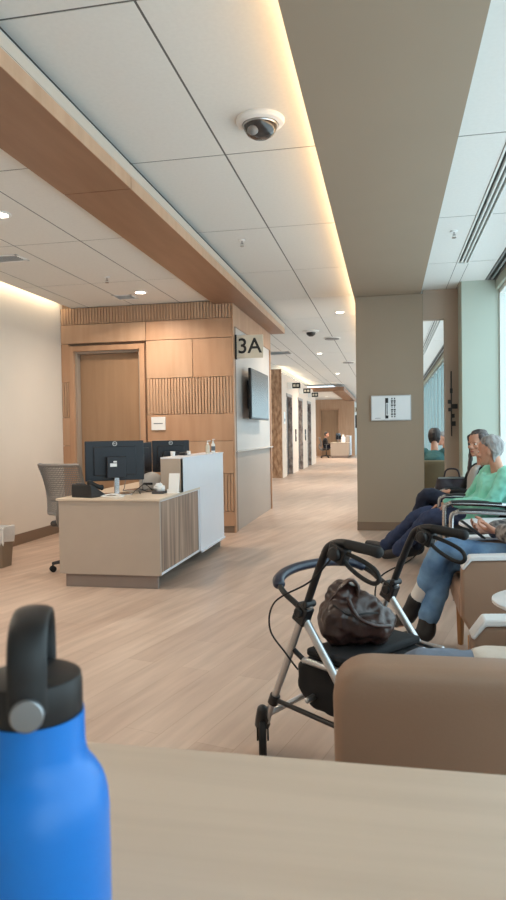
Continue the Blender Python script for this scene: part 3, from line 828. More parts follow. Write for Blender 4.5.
MB().box(-2.10, -1.99, 5.80, 5.92, 0.762, 0.785).build('tray', M['greyd'], t, 0.004)
q = MB()
for k in range(7):
    a = k * 0.9
    q.ell((-2.045 + 0.028 * math.cos(a), 5.86 + 0.028 * math.sin(a), 0.805 + 0.012 * (k % 3)), (0.026, 0.016, 0.026))
q.loft([(-2.045, 5.86, 0.80), (-2.05, 5.86, 0.835), (-2.035, 5.865, 0.86)], [0.03, 0.016, 0.005])
q.remeshed('tissue', M['paper'], t, 0.005, 2, 0.4, 0.012, 45)
def bottle_small(x, y, z, label, lean, m, hgt=0.13, r=0.022):
    t = thing('pump_bottle', (x, y, z), label, 'bottle', 'bottles on top of the white screen', R(lean))
    MB().lathe((0, 0, 0), [(r * 0.96, 0), (r, 0.005), (r, hgt * 0.62), (r * 0.55, hgt * 0.74), (r * 0.42, hgt * 0.78)], 24).build('body', M[m], t, 0, True)
    MB().lathe((0, 0, hgt * 0.78), [(r * 0.5, 0), (r * 0.5, 0.012), (0.004, 0.014), (0.004, 0.03), (0.009, 0.031), (0.009, 0.038)], 20).box(-0.004, 0.032, -0.004, 0.004, hgt * 0.78 + 0.031, hgt * 0.78 + 0.038).build('pump', M['white'], t, 0, True)
    MB().lathe((0, 0, 0), [(r * 1.02, hgt * 0.18), (r * 1.02, hgt * 0.5)], 24).build('sticker', M['ink_grey' if m == 'white' else 'sign'], t, 0, True)
bottle_small(-1.915, 7.08, 1.085, 'left of the two small bottles on the white desk screen', 30, 'sign')
bottle_small(-1.885, 7.20, 1.085, 'taller right-hand white bottle on the white desk screen', -40, 'white', 0.15, 0.021)
t = thing('barcode_scanner', (-2.03, 6.60, 1.085), 'small black gadget lying on top of the white desk screen', 'scanner')
MB().box(-2.06, -1.99, 6.5, 6.68, 1.085, 1.115).build('body', M['dark'], t, 0.008)
MB().box(-1.995, -1.965, 6.56, 6.60, 1.085, 1.128).build('white_cap', M['white'], t, 0.004)
t = thing('paper_cup', (-2.05, 6.28, 1.085), 'small white cup on the near end of the white desk screen', 'cup')
MB().lathe((-2.05, 6.28, 1.085), [(0.02, 0), (0.024, 0.04), (0.022, 0.04), (0.018, 0.004)], 24).build('cup', M['white'], t)
tag(MB().lathe((-2.05, 6.28, 1.126), [(0.025, -0.001), (0.025, 0.003), (0.02, 0.006)], 24).build('lid', M['white'], t))

# task chair
def task_chair(x, y, rz, label):
    t = thing('task_chair', (x, y, 0), label, 'office chair', None, R(rz))      # faces local +y
    for k in range(5):
        a = R(90 + 72 * k)
        c, s = math.cos(a), math.sin(a)
        lg = MB().limb([(0.03 * c, 0.03 * s, 0.115), (0.16 * c, 0.16 * s, 0.10), (0.30 * c, 0.30 * s, 0.082)], [(0.026, 0.02), (0.02, 0.017), (0.016, 0.014)], 10).build('leg', M['greyd'], t, 0, True)
        q = MB()
        for e in (-0.016, 0.016):
            q.lathe((0.30 * c - e * s, 0.30 * s + e * c, 0.03), [(0.022, -0.009), (0.03, -0.006), (0.03, 0.006), (0.022, 0.009)], 20, (-s, c, 0))
        q.cyl((0.30 * c, 0.30 * s, 0.03), (0.30 * c, 0.30 * s, 0.08), 0.008)
        q.build('caster', M['rubber'], lg, 0, True)
    MB().cyl((0, 0, 0.10), (0, 0, 0.27), 0.028).cyl((0, 0, 0.27), (0, 0, 0.40), 0.018).build('gas_lift', M['greyd'], t, 0, True)
    q = MB(); q.box(-0.235, 0.235, -0.22, 0.24, 0.425, 0.485); q.build('seat', M['greyd'], t, 0.03, True, seg=3)
    MB().box(-0.12, 0.12, -0.16, 0.12, 0.385, 0.425).build('seat_mechanism', M['dark'], t, 0.01, True)
    # backrest: frame with mesh fabric
    def bp(u, v):
        return V((u * (0.215 + 0.02 * v), -0.24 - 0.10 * v - 0.05 * (1 - u * u) + 0.04 * math.sin(v * 3.1), 0.56 + 0.47 * v))
    fr = []
    for k in range(9): fr.append(bp(-1 + 2 * k / 8, 0))
    for k in range(1, 9): fr.append(bp(1, k / 8))
    for k in range(1, 9): fr.append(bp(1 - 2 * k / 8, 1))
    for k in range(1, 8): fr.append(bp(-1, 1 - k / 8))
    MB().tube(fr, 0.014, 10, 2, False, True).build('back_frame', M['grey'], t, 0, True)
    q = MB()
    n = 26
    for k in range(1, n):
        u = -1 + 2 * k / n
        q.tube([bp(u, v / 8) for v in range(9)], 0.0042, 5)
    for k in range(1, 24):
        v = k / 24
        q.tube([bp(-1 + 2 * j / 8, v) for j in range(9)], 0.0042, 5)
    q.build('back_mesh', M['grey'], t, 0, True)
    MB().limb([(0, -0.10, 0.40), (0, -0.24, 0.42), (0, -0.34, 0.52), (0, -0.33, 0.70)], [(0.05, 0.018), (0.05, 0.018), (0.045, 0.016), (0.03, 0.012)], 12).build('back_spine', M['grey'], t, 0, True)
    for s in (-1, 1):
        q = MB(); q.limb([(s * 0.20, -0.02, 0.42), (s * 0.29, -0.02, 0.45), (s * 0.295, -0.02, 0.60), (s * 0.29, 0.0, 0.655)], [0.016, 0.016, 0.014, 0.016], 10)
        a = q.build('armrest', M['grey'], t, 0, True)
        q = MB(); q.box(s * 0.29 - 0.04, s * 0.29 + 0.04, -0.12, 0.13, 0.655, 0.685); q.build('arm_pad', M['greyd'], a, 0.012, True)
    return t
tc = task_chair(-2.92, 6.12, -14, 'grey mesh-backed task chair on casters behind the reception desk')
tc2 = copy_tree(tc)
tc2.location = (-3.02, 33.75, 0); tc2.rotation_euler = (0, 0, R(-80))
tc2['label'] = 'distant task chair under the person at the far reception desk'

t = thing('waste_bin', (-3.875, 6.12, 0), 'taupe waste bin with a white liner by the left wall', 'bin')
def rr(cx, cy, hx, hy, r, z, n=6):
    out = []
    for (sx, sy, a0) in ((1, 1, 0), (-1, 1, 90), (-1, -1, 180), (1, -1, 270)):
        for k in range(n + 1):
            a = R(a0 + 90 * k / n)
            out.append(V((cx + sx * (hx - r) + r * math.cos(a), cy + sy * (hy - r) + r * math.sin(a), z)))
    return out
MB().rings([rr(-3.875, 6.12, 0.13, 0.10, 0.04, 0), rr(-3.875, 6.12, 0.155, 0.122, 0.04, 0.36), rr(-3.875, 6.12, 0.145, 0.112, 0.04, 0.36), rr(-3.875, 6.12, 0.12, 0.09, 0.04, 0.01)]).build('bucket', M['bin'], t)
lin = []
for (z_, e) in ((0.24, 0.004), (0.30, 0.010), (0.36, 0.010), (0.40, 0.012), (0.402, 0.0), (0.36, -0.012), (0.2, -0.02)):
    rg = rr(-3.875, 6.12, 0.150 + e, 0.117 + e, 0.04, z_)
    lin.append([p + V((0.004 * math.sin(i * 2.3), 0.004 * math.cos(i * 3.1), (0.022 if z_ < 0.25 else 0.006) * math.sin(i * 1.7))) for i, p in enumerate(rg)])
MB().rings(lin, False).build('liner', M['liner'], t)

# ------------------------------------------------------------------ waiting-room furniture
def armchair(x, y, rz, label, ztop=0.78, parts_cap=True, depth=0.66, fab='tan'):
    """faces local -x; x = front edge of arms"""
    t = thing('armchair', (x, y, 0), label, 'armchair', 'tan tub armchairs with white arm caps' if parts_cap else None, R(rz))
    D = depth
    for s in (-1, 1):
        y0, y1 = (0.285, 0.36) if s > 0 else (-0.36, -0.285)
        poly = [(0.04, 0, 0.63), (0.0, 0, 0.58), (0.0, 0, 0.34), (0.07, 0, 0.22), (D, 0, 0.22), (D + 0.05, 0, 0.66), (D - 0.1, 0, 0.655)]
        p = MB().prism(poly, (0, y0, 0), (0, y1, 0)).build('side_panel', M[fab], t, 0.016, True, seg=3)
        cp = [(0.0, 0, 0.592), (0.045, 0, 0.655), (D - 0.08, 0, 0.68), (D - 0.08, 0, 0.655), (0.05, 0, 0.632), (0.012, 0, 0.585)]
        c = MB().prism(cp, (0, y0 - 0.01, 0), (0, y1 + 0.006, 0)).build('arm_cap', M['cap'], t, 0.006, True)
    q = MB()
    # reclined back with rounded top corners
    hw = 0.376
    prof = []
    def rrect(o):
        r = 0.07
        pts = [(-hw + o, 0.22), (hw - o, 0.22)]
        for k in range(7):
            a = R(90 * k / 6); pts.append((hw - o - r + r * math.cos(a), ztop - o - r + r * math.sin(a)))
        for k in range(7):
            a = R(90 + 90 * k / 6); pts.append((-hw + o + r + r * math.cos(a), ztop - o - r + r * math.sin(a)))
        return pts
    def lean(z_): return D - 0.06 + 0.12 * (z_ - 0.22) / 0.56
    rs = []
    for (o, dx) in ((0.02, 0.0), (0.005, 0.012), (0, 0.03), (0, 0.09), (0.005, 0.108), (0.02, 0.12)):
        rs.append([V((lean(b) + dx, a, b)) for a, b in rrect(o)])
    q.rings(rs).build('backrest', M[fab], t, 0, True, 60)
    q = MB(); q.box(0.0, D, -0.283, 0.283, 0.30, 0.45); q.build('seat', M[fab], t, 0.035, True, seg=3)
    for (a, b) in ((0.06, 0.30), (0.06, -0.30), (D, 0.30), (D, -0.30)):
        MB().loft([(a, b, 0), (a, b, 0.235)], [0.018, 0.026], (1, 0, 0), 4, False).build('leg', M['leg_wood'], t, 0.003, True)
    return t
armchair(0.36, 3.93, 0, 'tan armchair holding the person in jeans and black boots')
armchair(0.27, 2.10, 0, 'tan armchair whose white arm cap shows above the nearest chair back')
armchair(0.252, 1.84, -88.5, 'nearest tan armchair with its plain rounded back to the viewer', 0.853, True, 0.36)

def side_table(x, y, z, r, label):
    t = thing('side_table', (x, y, 0), label, 'table', 'round white side tables')
    MB().lathe((x, y, 0), [(r - 0.012, z - 0.022), (r, z - 0.016), (r, z - 0.004), (r - 0.008, z)], 48).build('tabletop', M['cap'], t)
    MB().cyl((x, y, 0.012), (x, y, z - 0.02), 0.028).build('pedestal', M['metal'], t)
    MB().lathe((x, y, 0), [(r * 0.75, 0), (r * 0.75, 0.006), (0.03, 0.014)], 40).build('foot', M['metal'], t)
side_table(0.78, 5.0, 0.64, 0.29, 'round white side table between the person in green and the person in jeans')
side_table(0.70, 3.08, 0.56, 0.26, 'round white side table right of the tan armchair front')

def metal_chair(x, y, label, fab='black_matte'):
    """faces -x, x = front of the seat"""
    t = thing('waiting_chair', (x, y, 0), label, 'chair', 'metal-armed waiting chairs')
    for s in (-1, 1):
        yy = y + s * 0.29
        pts = [(x + 0.02, yy, 0.0), (x + 0.0, yy, 0.3), (x - 0.005, yy, 0.62), (x + 0.03, yy, 0.672), (x + 0.10, yy, 0.68), (x + 0.46, yy, 0.665), (x + 0.53, yy, 0.62), (x + 0.56, yy, 0.40), (x + 0.60, yy, 0.0)]
        MB().loft(smooth_path(pts, 5), [(0.011, 0.018)] * (5 * 8 + 1), (0, 1, 0), 10, False).build('arm_frame', M['chrome'], t)
        MB().loft(smooth_path([(x + 0.05, yy, 0.692), (x + 0.2, yy, 0.696), (x + 0.45, yy, 0.682)], 4), [(0.022, 0.010)] * 9, (0, 1, 0), 10, False).build('arm_pad', M['dark'], t)
    q = MB(); q.box(x + 0.02, x + 0.50, y - 0.255, y + 0.255, 0.39, 0.45); q.build('seat', M[fab], t, 0.02, seg=3)
    q = MB(); q.prism([(x + 0.47, 0, 0.46), (x + 0.52, 0, 0.44), (x + 0.70, 0, 0.86), (x + 0.66, 0, 0.88)], (0, y - 0.255, 0), (0, y + 0.255, 0)); q.build('backrest', M[fab], t, 0.012)
    MB().tube([(x + 0.03, y - 0.285, 0.38), (x + 0.03, y + 0.285, 0.38)], 0.011).tube([(x + 0.555, y - 0.285, 0.42), (x + 0.555, y + 0.285, 0.42)], 0.011).build('cross_bar', M['chrome'], t)
    return t
metal_chair(0.47, 6.24, 'metal-armed waiting chair under the person in green')
metal_chair(0.47, 5.60, 'empty metal-armed waiting chair between the green top and the round table')
metal_chair(0.52, 6.88, 'metal-armed waiting chair under the woman with long hair')
metal_chair(0.52, 7.52, 'metal-armed waiting chair under the dark bag beyond the woman')

# bar-height table in front
t = thing('bar_table', (0.1, 0.2, 0), 'pale wood-grain counter table filling the foreground', 'table')
MB().box(-1.0, 1.2, -0.35, 0.724, 0.907, 0.945).build('tabletop', M['tabletop'], t, 0.003)
for x in (-0.85, 1.05):
    MB().box(x - 0.03, x + 0.03, -0.05, 0.45, 0.02, 0.907).build('leg', M['grey'], t, 0.006)
    MB().box(x - 0.05, x + 0.05, -0.25, 0.62, 0, 0.02).build('foot', M['grey'], t, 0.006)

# water bottle
bx, by, bz = -0.2235, 0.392, 0.945
t = thing('water_bottle', (bx, by, bz), 'bright blue water bottle with a black strap lid on the counter table', 'bottle')
MB().lathe((bx, by, bz), [(0.040, 0), (0.0445, 0.004), (0.0460, 0.012), (0.0460, 0.114), (0.0453, 0.124), (0.0428, 0.133), (0.0390, 0.140), (0.0350, 0.145), (0.0324, 0.151), (0.0314, 0.158), (0.0312, 0.179)], 64).build('body', M['bottle'], t, 0, False, 50)
MB().lathe((bx, by, bz), [(0.0292, 0.177), (0.0303, 0.179), (0.0303, 0.197), (0.0294, 0.2025), (0.026, 0.2045), (0.001, 0.2048)], 64).build('lid', M['lid'], t, 0, False, 50)
# strap loop in the depth plane, pivots on the front and back of the lid
sa = R(-23)
def sp(a, z_):
    return V((bx + a * math.sin(sa) * 1.0, by + a * math.cos(sa), bz + z_))
pts = [sp(-0.0330, 0.191), sp(-0.0330, 0.206), sp(-0.031, 0.226), sp(-0.021, 0.2385), sp(0, 0.2425), sp(0.021, 0.2385), sp(0.031, 0.226), sp(0.0330, 0.206), sp(0.0330, 0.191)]
PP = smooth_path(pts, 5)
side = V((math.cos(sa), -math.sin(sa), 0))
MB().loft(PP, [(0.0115, 0.0034)] * len(PP), side, 16, True).build('strap', M['lid'], t)
for s in (-1, 1):
    c = sp(s * 0.0360, 0.191)
    MB().lathe(c, [(0.0098, -0.002), (0.0098, 0.0022), (0.0088, 0.0032), (0.001, 0.0034)], 32, (s * math.sin(sa), s * math.cos(sa), 0)).build('pivot_stud', M['stud'], t, 0, False, 30)

# ------------------------------------------------------------------ rollator walker (local x = forward, y = left)
def rollator():
    t = thing('rollator_walker', (0.03, 2.555, 0), 'silver and black rollator walker with a brown bag on its seat', 'walker', None, math.atan2(0.61, -0.79))
    for s, nm in ((0.26, 'left'), (-0.26, 'right')):
        # front leg and rear leg
        fl = MB().tube([(0.205, s, 0.655), (0.24, s, 0.615), (0.36, s, 0.35), (0.435, s, 0.19), (0.45, s, 0.15)], 0.0145, 14, 5, True).build('front_leg', M['metal'], t, 0, True)
        rl = MB().tube([(0.26, s * 0.985, 0.645), (0.235, s * 0.985, 0.605), (0.06, s * 0.985, 0.395), (-0.105, s * 0.985, 0.19)], 0.0155, 14, 5, True).build('rear_leg', M['metal'], t, 0, True)
        for (wx, pr, rad) in ((0.475, fl, 0.088), (-0.14, rl, 0.088)):
            q = MB()
            q.lathe((wx, s, rad), [(0.058, -0.011), (rad - 0.008, -0.015), (rad, -0.010), (rad, 0.010), (rad - 0.008, 0.015), (0.058, 0.011)], 40, (0, 1, 0))
            if wx > 0: q.xform(Matrix.Translation((wx, s, 0)) @ Matrix.Rotation(R(-42), 4, 'Z') @ Matrix.Translation((-wx, -s, 0)))
            w = q.build('wheel', M['rubber'], pr, 0, True)
        q = MB()
        q.loft([(0.448, s, 0.20), (0.455, s, 0.165), (0.47, s, 0.13)], [(0.026, 0.022), (0.03, 0.028), (0.022, 0.032)], (1, 0, 0), 12)
        for e in (-1, 1):
            q.obox((0.473, s + e * 0.021, 0.115), (0.036, 0.007, 0.09))
        q.lathe((0.475, s, 0.088), [(0.05, -0.006), (0.05, 0.006), (0.014, 0.02), (0.001, 0.024)], 20, (0, 1, 0))
        q.xform(Matrix.Translation((0.475, s, 0)) @ Matrix.Rotation(R(-42), 4, 'Z') @ Matrix.Translation((-0.475, -s, 0)))
        q.build('fork', M['dark'], fl, 0.002, True)
        q = MB()
        q.loft([(-0.095, s * 0.985, 0.215), (-0.12, s * 0.985, 0.16)], [0.024, 0.026], (0, 1, 0), 12)
        for e in (-1, 1):
            q.obox((-0.135, s + e * 0.021, 0.12), (0.03, 0.007, 0.10), Matrix.Rotation(R(12), 3, 'Y'))
        q.build('fork', M['dark'], rl, 0.002, True)
        # folding joint
        q = MB()
        q.obox((0.238, s, 0.622), (0.06, 0.042, 0.075), Matrix.Rotation(R(-25), 3, 'Y')).cyl((0.24, s - 0.03, 0.63), (0.24, s + 0.03, 0.63), 0.02).cyl((0.205, s - 0.027, 0.665), (0.205, s + 0.027, 0.665), 0.014)
        q.build('folding_joint', M['dark'], t, 0.005, True)
        # height-adjust post and bend
        q = MB().tube([(0.235, s, 0.61), (0.20, s, 0.70), (0.135, s, 0.84), (0.10, s, 0.892), (0.04, s, 0.91), (-0.01, s, 0.905)], 0.0145, 14, 6, True)
        po = q.build('handle_post', M['dark'], t, 0, True)
        q = MB().limb([(0.02, s, 0.908), (-0.03, s, 0.903), (-0.08, s, 0.90), (-0.12, s, 0.896)], [(0.017, 0.017), (0.019, 0.018), (0.018, 0.019), (0.020, 0.020)], 16)
        q.build('grip', M['rubber'], po, 0, True)
        q = MB()
        q.obox((0.055, s, 0.872), (0.075, 0.042, 0.062), Matrix.Rotation(R(-20), 3, 'Y')).lathe((0.055, s + math.copysign(0.02, s), 0.872), [(0.026, 0), (0.026, 0.012), (0.02, 0.016)], 24, (0, math.copysign(1, s), 0)).lathe((0.055, s - math.copysign(0.02, s), 0.872), [(0.026, 0), (0.026, 0.012), (0.02, 0.016)], 24, (0, -math.copysign(1, s), 0))
        bh = q.build('brake_housing', M['dark'], po, 0.008, True)
        q = MB().lathe((0.055, s + math.copysign(0.036, s), 0.872), [(0.009, 0), (0.009, 0.002)], 16, (0, math.copysign(1, s), 0)).build('brake_screw', M['chrome'], bh, 0, True) if False else None
        q = MB().tube([(0.04, s, 0.875), (-0.02, s + 0.004, 0.868), (-0.075, s + 0.006, 0.853), (-0.115, s + 0.006, 0.832), (-0.125, s + 0.006, 0.805), (-0.10, s + 0.006, 0.79), (-0.04, s + 0.005, 0.806), (0.02, s + 0.003, 0.84)], 0.008, 10, 6, False, True)
        q.build('brake_lever', M['rubber'], po, 0, True)
        # brake cable looping down outside the frame
        e = math.copysign(0.03, s)
        q = MB().tube([(0.07, s + e, 0.85), (0.16, s + e * 1.5, 0.76), (0.33, s + e * 1.9, 0.66), (0.36, s + e * 1.9, 0.55), (0.29, s + e * 1.4, 0.47), (0.24, s + e, 0.42)], 0.0035, 8, 8, True)
        q.build('brake_cable', M['rubber'], t, 0, True)
        # side brace (fore and aft)
        MB().tube([(0.405, s, 0.252), (-0.06, s, 0.245)], 0.0095, 12, 0, True).build('side_brace', M['dark'], t, 0, True)
        q = MB().lathe((0.405, s, 0.252), [(0.021, -0.02), (0.021, 0.02)], 20, (0.42, 0, -0.9)).build('clamp', M['dark'], t, 0.002, True)
        # seat rail
        MB().tube([(0.255, s * 0.93, 0.44), (-0.03, s * 0.93, 0.44)], 0.012, 12, 0, True).build('seat_rail', M['metal'], t, 0, True)
        MB().tube([(0.255, s * 0.93, 0.44), (0.30, s, 0.48)], 0.010, 10, 0, True).build('rail_bracket', M['dark'], t, 0, True)
    # lower cross braces between the two sides
    MB().tube([(0.436, 0.26, 0.185), (0.30, 0.0, 0.30), (0.30, -0.05, 0.31), (0.22, -0.26, 0.31)], 0.0115, 12, 5, True).build('cross_brace', M['metal'], t, 0, True)
    MB().tube([(0.436, -0.26, 0.185), (0.31, 0.0, 0.275), (0.22, 0.26, 0.30)], 0.0115, 12, 5, True).build('cross_brace', M['metal'], t, 0, True)
    # padded back bar
    P = smooth_path([(0.225, 0.26, 0.632), (0.285, 0.262, 0.66), (0.345, 0.262, 0.692), (0.405, 0.225, 0.722), (0.445, 0.12, 0.738), (0.455, 0.0, 0.742), (0.445, -0.12, 0.738), (0.405, -0.225, 0.722), (0.345, -0.262, 0.692), (0.285, -0.262, 0.66), (0.225, -0.26, 0.632)], 6)
    bb = MB().tube(P, 0.0115, 12, 0, True).build('back_bar', M['dark'], t, 0, True)
    MB().loft(P[15:46], [(0.019, 0.024)] * 31, (0, 0, 1), 16).build('back_pad', M['pad'], bb, 0, True)
    # seat and under-seat pouch
    q = MB(); q.box(0.05, 0.262, -0.215, 0.225, 0.45, 0.482)
    q.build('seat', M['black_matte'], t, 0.012, True, seg=3)
    q = MB()
    for (z_, x0, x1, hw) in ((0.505, -0.03, 0.30, 0.215), (0.42, -0.04, 0.335, 0.22), (0.32, -0.03, 0.33, 0.205), (0.255, 0.02, 0.29, 0.18)):
        pass
    rs = []
    for (z_, x0, x1, hw, r) in ((0.449, 0.0, 0.27, 0.205, 0.03), (0.40, -0.01, 0.345, 0.215, 0.05), (0.31, 0.0, 0.36, 0.21, 0.06), (0.24, 0.03, 0.31, 0.19, 0.06), (0.215, 0.07, 0.27, 0.15, 0.05)):
        rs.append(rr((x0 + x1) / 2, 0, (x1 - x0) / 2, hw, r, z_, 6))
    q.rings(rs)
    q.remeshed('seat_pouch', M['black_matte'], t, 0.012, 3, 0.5, 0.012, 9, True)
    return t
rollator()

# brown bag slumped on the walker seat
t = thing('handbag', (-0.11, 2.62, 0.483), 'glossy brown leather handbag slumped on the walker seat', 'bag')
q = MB()
ux = V((0.79, -0.61, 0))      # towards the walker's user
rtv = V((0.98, 0.19, 0))      # roughly along the picture
c0 = V((-0.135, 2.61, 0.483))
dv = V((-0.19, 0.98, 0))
def bpnt(a, d, z_): return c0 + rtv * a + dv * d + V((0, 0, z_))
for (a, d, z_, ra, rd, rz_) in ((0.015, 0, 0.085, 0.125, 0.10, 0.088), (-0.055, 0, 0.095, 0.085, 0.09, 0.10), (0.075, 0.0, 0.08, 0.075, 0.09, 0.085), (-0.045, 0.01, 0.17, 0.07, 0.06, 0.07), (0.02, 0, 0.145, 0.085, 0.06, 0.06)):
    q.ell(bpnt(a, d, z_ - 0.0), (ra, rd, rz_), frame3(rtv, (0, 0, 1)))
q.remeshed('body', M['leather'], t, 0.007, 3, 0.5, 0.016, 15)
q = MB()
q.loft(smooth_path([bpnt(-0.12, 0.0, 0.11), bpnt(-0.085, -0.01, 0.185), bpnt(-0.02, -0.02, 0.252), bpnt(0.012, -0.02, 0.225), bpnt(0.005, -0.02, 0.16)], 5), [(0.030, 0.007)] * 21, dv, 12)
q.remeshed('flap', M['leather'], t, 0.006, 2, 0.5, 0.006, 20)
q = MB().tube([bpnt(-0.03, -0.065, 0.19), bpnt(0.0, -0.10, 0.13), bpnt(0.06, -0.108, 0.10), bpnt(0.125, -0.07, 0.085)], 0.0075, 10, 6, True)
q.build('shoulder_strap', M['leather'], t)
q = MB().tube([bpnt(-0.085, -0.06, 0.165), bpnt(-0.03, -0.088, 0.135), bpnt(0.03, -0.09, 0.14), bpnt(0.08, -0.068, 0.135)], 0.0035, 8, 6, True)
q.build('zip', M['dark'], t)

# dark bag beyond the woman with long hair
t = thing('handbag', (0.60, 7.42, 0.451), 'dark plum handbag with a looped handle beyond the woman with long hair', 'bag')
q = MB()
q.rings([rr(0.66, 7.45, 0.16, 0.10, 0.04, 0.451), rr(0.66, 7.45, 0.18, 0.11, 0.05, 0.55), rr(0.66, 7.45, 0.17, 0.09, 0.05, 0.70), rr(0.66, 7.45, 0.15, 0.04, 0.03, 0.80)])
q.remeshed('body', M['plum'], t, 0.012, 3, 0.5, 0.01, 9)
MB().tube([(0.58, 7.43, 0.79), (0.60, 7.42, 0.87), (0.66, 7.42, 0.89), (0.72, 7.42, 0.87), (0.74, 7.43, 0.79)], 0.009, 10, 6, True).build('handle', M['plum'], t)
MB().box(0.52, 0.80, 7.395, 7.402, 0.785, 0.80).build('trim_band', M['metal'], t)

# ------------------------------------------------------------------ people
def head_geo(q, Mx, jaw=1.0):
    """head in local axes: x forward, z up, origin at the base of the skull under the chin"""
    sl = [(0.000, 0.078, 0.030, 0.018), (0.012, 0.092, 0.010, 0.036), (0.035, 0.098, -0.015, 0.049), (0.06, 0.097, -0.040, 0.057), (0.09, 0.096, -0.078, 0.065), (0.12, 0.093, -0.092, 0.071), (0.15, 0.097, -0.098, 0.074), (0.18, 0.091, -0.094, 0.072), (0.205, 0.073, -0.080, 0.062), (0.224, 0.045, -0.055, 0.044), (0.234, 0.012, -0.022, 0.016)]
    rs = []
    n = 24
    for z, xf, xb, w in sl:
        ring = []
        for k in range(n):
            a = 2 * math.pi * k / n
            c, s = math.cos(a), math.sin(a)
            cx = (xf + xb) / 2
            ex = 0.85
            x = cx + (xf - xb) / 2 * math.copysign(abs(c) ** ex, c)
            y = w * math.copysign(abs(s) ** ex, s)
            ring.append(Mx @ V((x, y, z)))
        rs.append(ring)
    q.rings(rs)
    m3 = Mx.to_3x3()
    q.loft([Mx @ V((0.090, 0, 0.130)), Mx @ V((0.104, 0, 0.108)), Mx @ V((0.117, 0, 0.088)), Mx @ V((0.104, 0, 0.078))], [0.008, 0.0105, 0.0125, 0.010], None, 10)
    for s in (-1, 1):
        q.ell(Mx @ V((0.104, s * 0.013, 0.083)), (0.010, 0.009, 0.008), m3)
        q.ell(Mx @ V((0.092, s * 0.030, 0.137)), (0.010, 0.026, 0.007), m3)
        q.ell(Mx @ V((0.080, s * 0.045, 0.090)), (0.018, 0.018, 0.016), m3)
        q.ell(Mx @ V((-0.008, s * 0.074, 0.108)), (0.020, 0.009, 0.032), m3)
    q.ell(Mx @ V((0.097, 0, 0.057)), (0.008, 0.023, 0.005), m3)
    q.ell(Mx @ V((0.096, 0, 0.047)), (0.008, 0.019, 0.006), m3)
    q.ell(Mx @ V((0.088, 0, 0.016)), (0.014, 0.022, 0.014), m3)

def hand_geo(q, wrist, fdir, pnorm, thumb, curl=20, sc=1.0):
    fdir = V(fdir).normalized()
    pn = V(pnorm); pn = (pn - fdir * pn.dot(fdir)).normalized()     # palm side
    ac = fdir.cross(pn)
    if ac.dot(V(thumb)) < 0: ac = -ac
    w = V(wrist)
    q.loft([w - fdir * 0.03, w, w + fdir * 0.03 * sc, w + fdir * 0.065 * sc, w + fdir * 0.092 * sc], [(0.027, 0.020), (0.027, 0.018), (0.034, 0.016), (0.041, 0.015), (0.039, 0.012)], ac, 14)
    for off, ln, cz in ((0.031, 0.070, 0), (0.0105, 0.080, 3), (-0.0105, 0.074, 6), (-0.031, 0.058, 10)):
        p = w + fdir * 0.085 * sc + ac * off * sc
        d = (fdir + ac * off * 2.2).normalized()
        pts = [p - d * 0.02, p]
        ang = curl + cz
        for seg in (0.45, 0.30, 0.25):
            d2 = d * math.cos(R(ang)) + pn * math.sin(R(ang))
            p = p + d2 * ln * seg * sc
            pts.append(p)
            ang += curl * 0.9
        q.loft(pts, [0.0092 * sc, 0.0094 * sc, 0.0086 * sc, 0.0080 * sc, 0.0068 * sc], None, 10)
    p = w + fdir * 0.022 * sc + ac * 0.024 * sc
    d = (fdir * 0.72 + ac * 0.6 + pn * 0.35).normalized()
    q.loft([p - d * 0.012, p + d * 0.03 * sc, p + d * 0.055 * sc + pn * 0.004, p + d * 0.055 * sc + (d * 0.9 + fdir * 0.4).normalized() * 0.026 * sc], [0.016 * sc, 0.0125 * sc, 0.0105 * sc, 0.0085 * sc], None, 10)

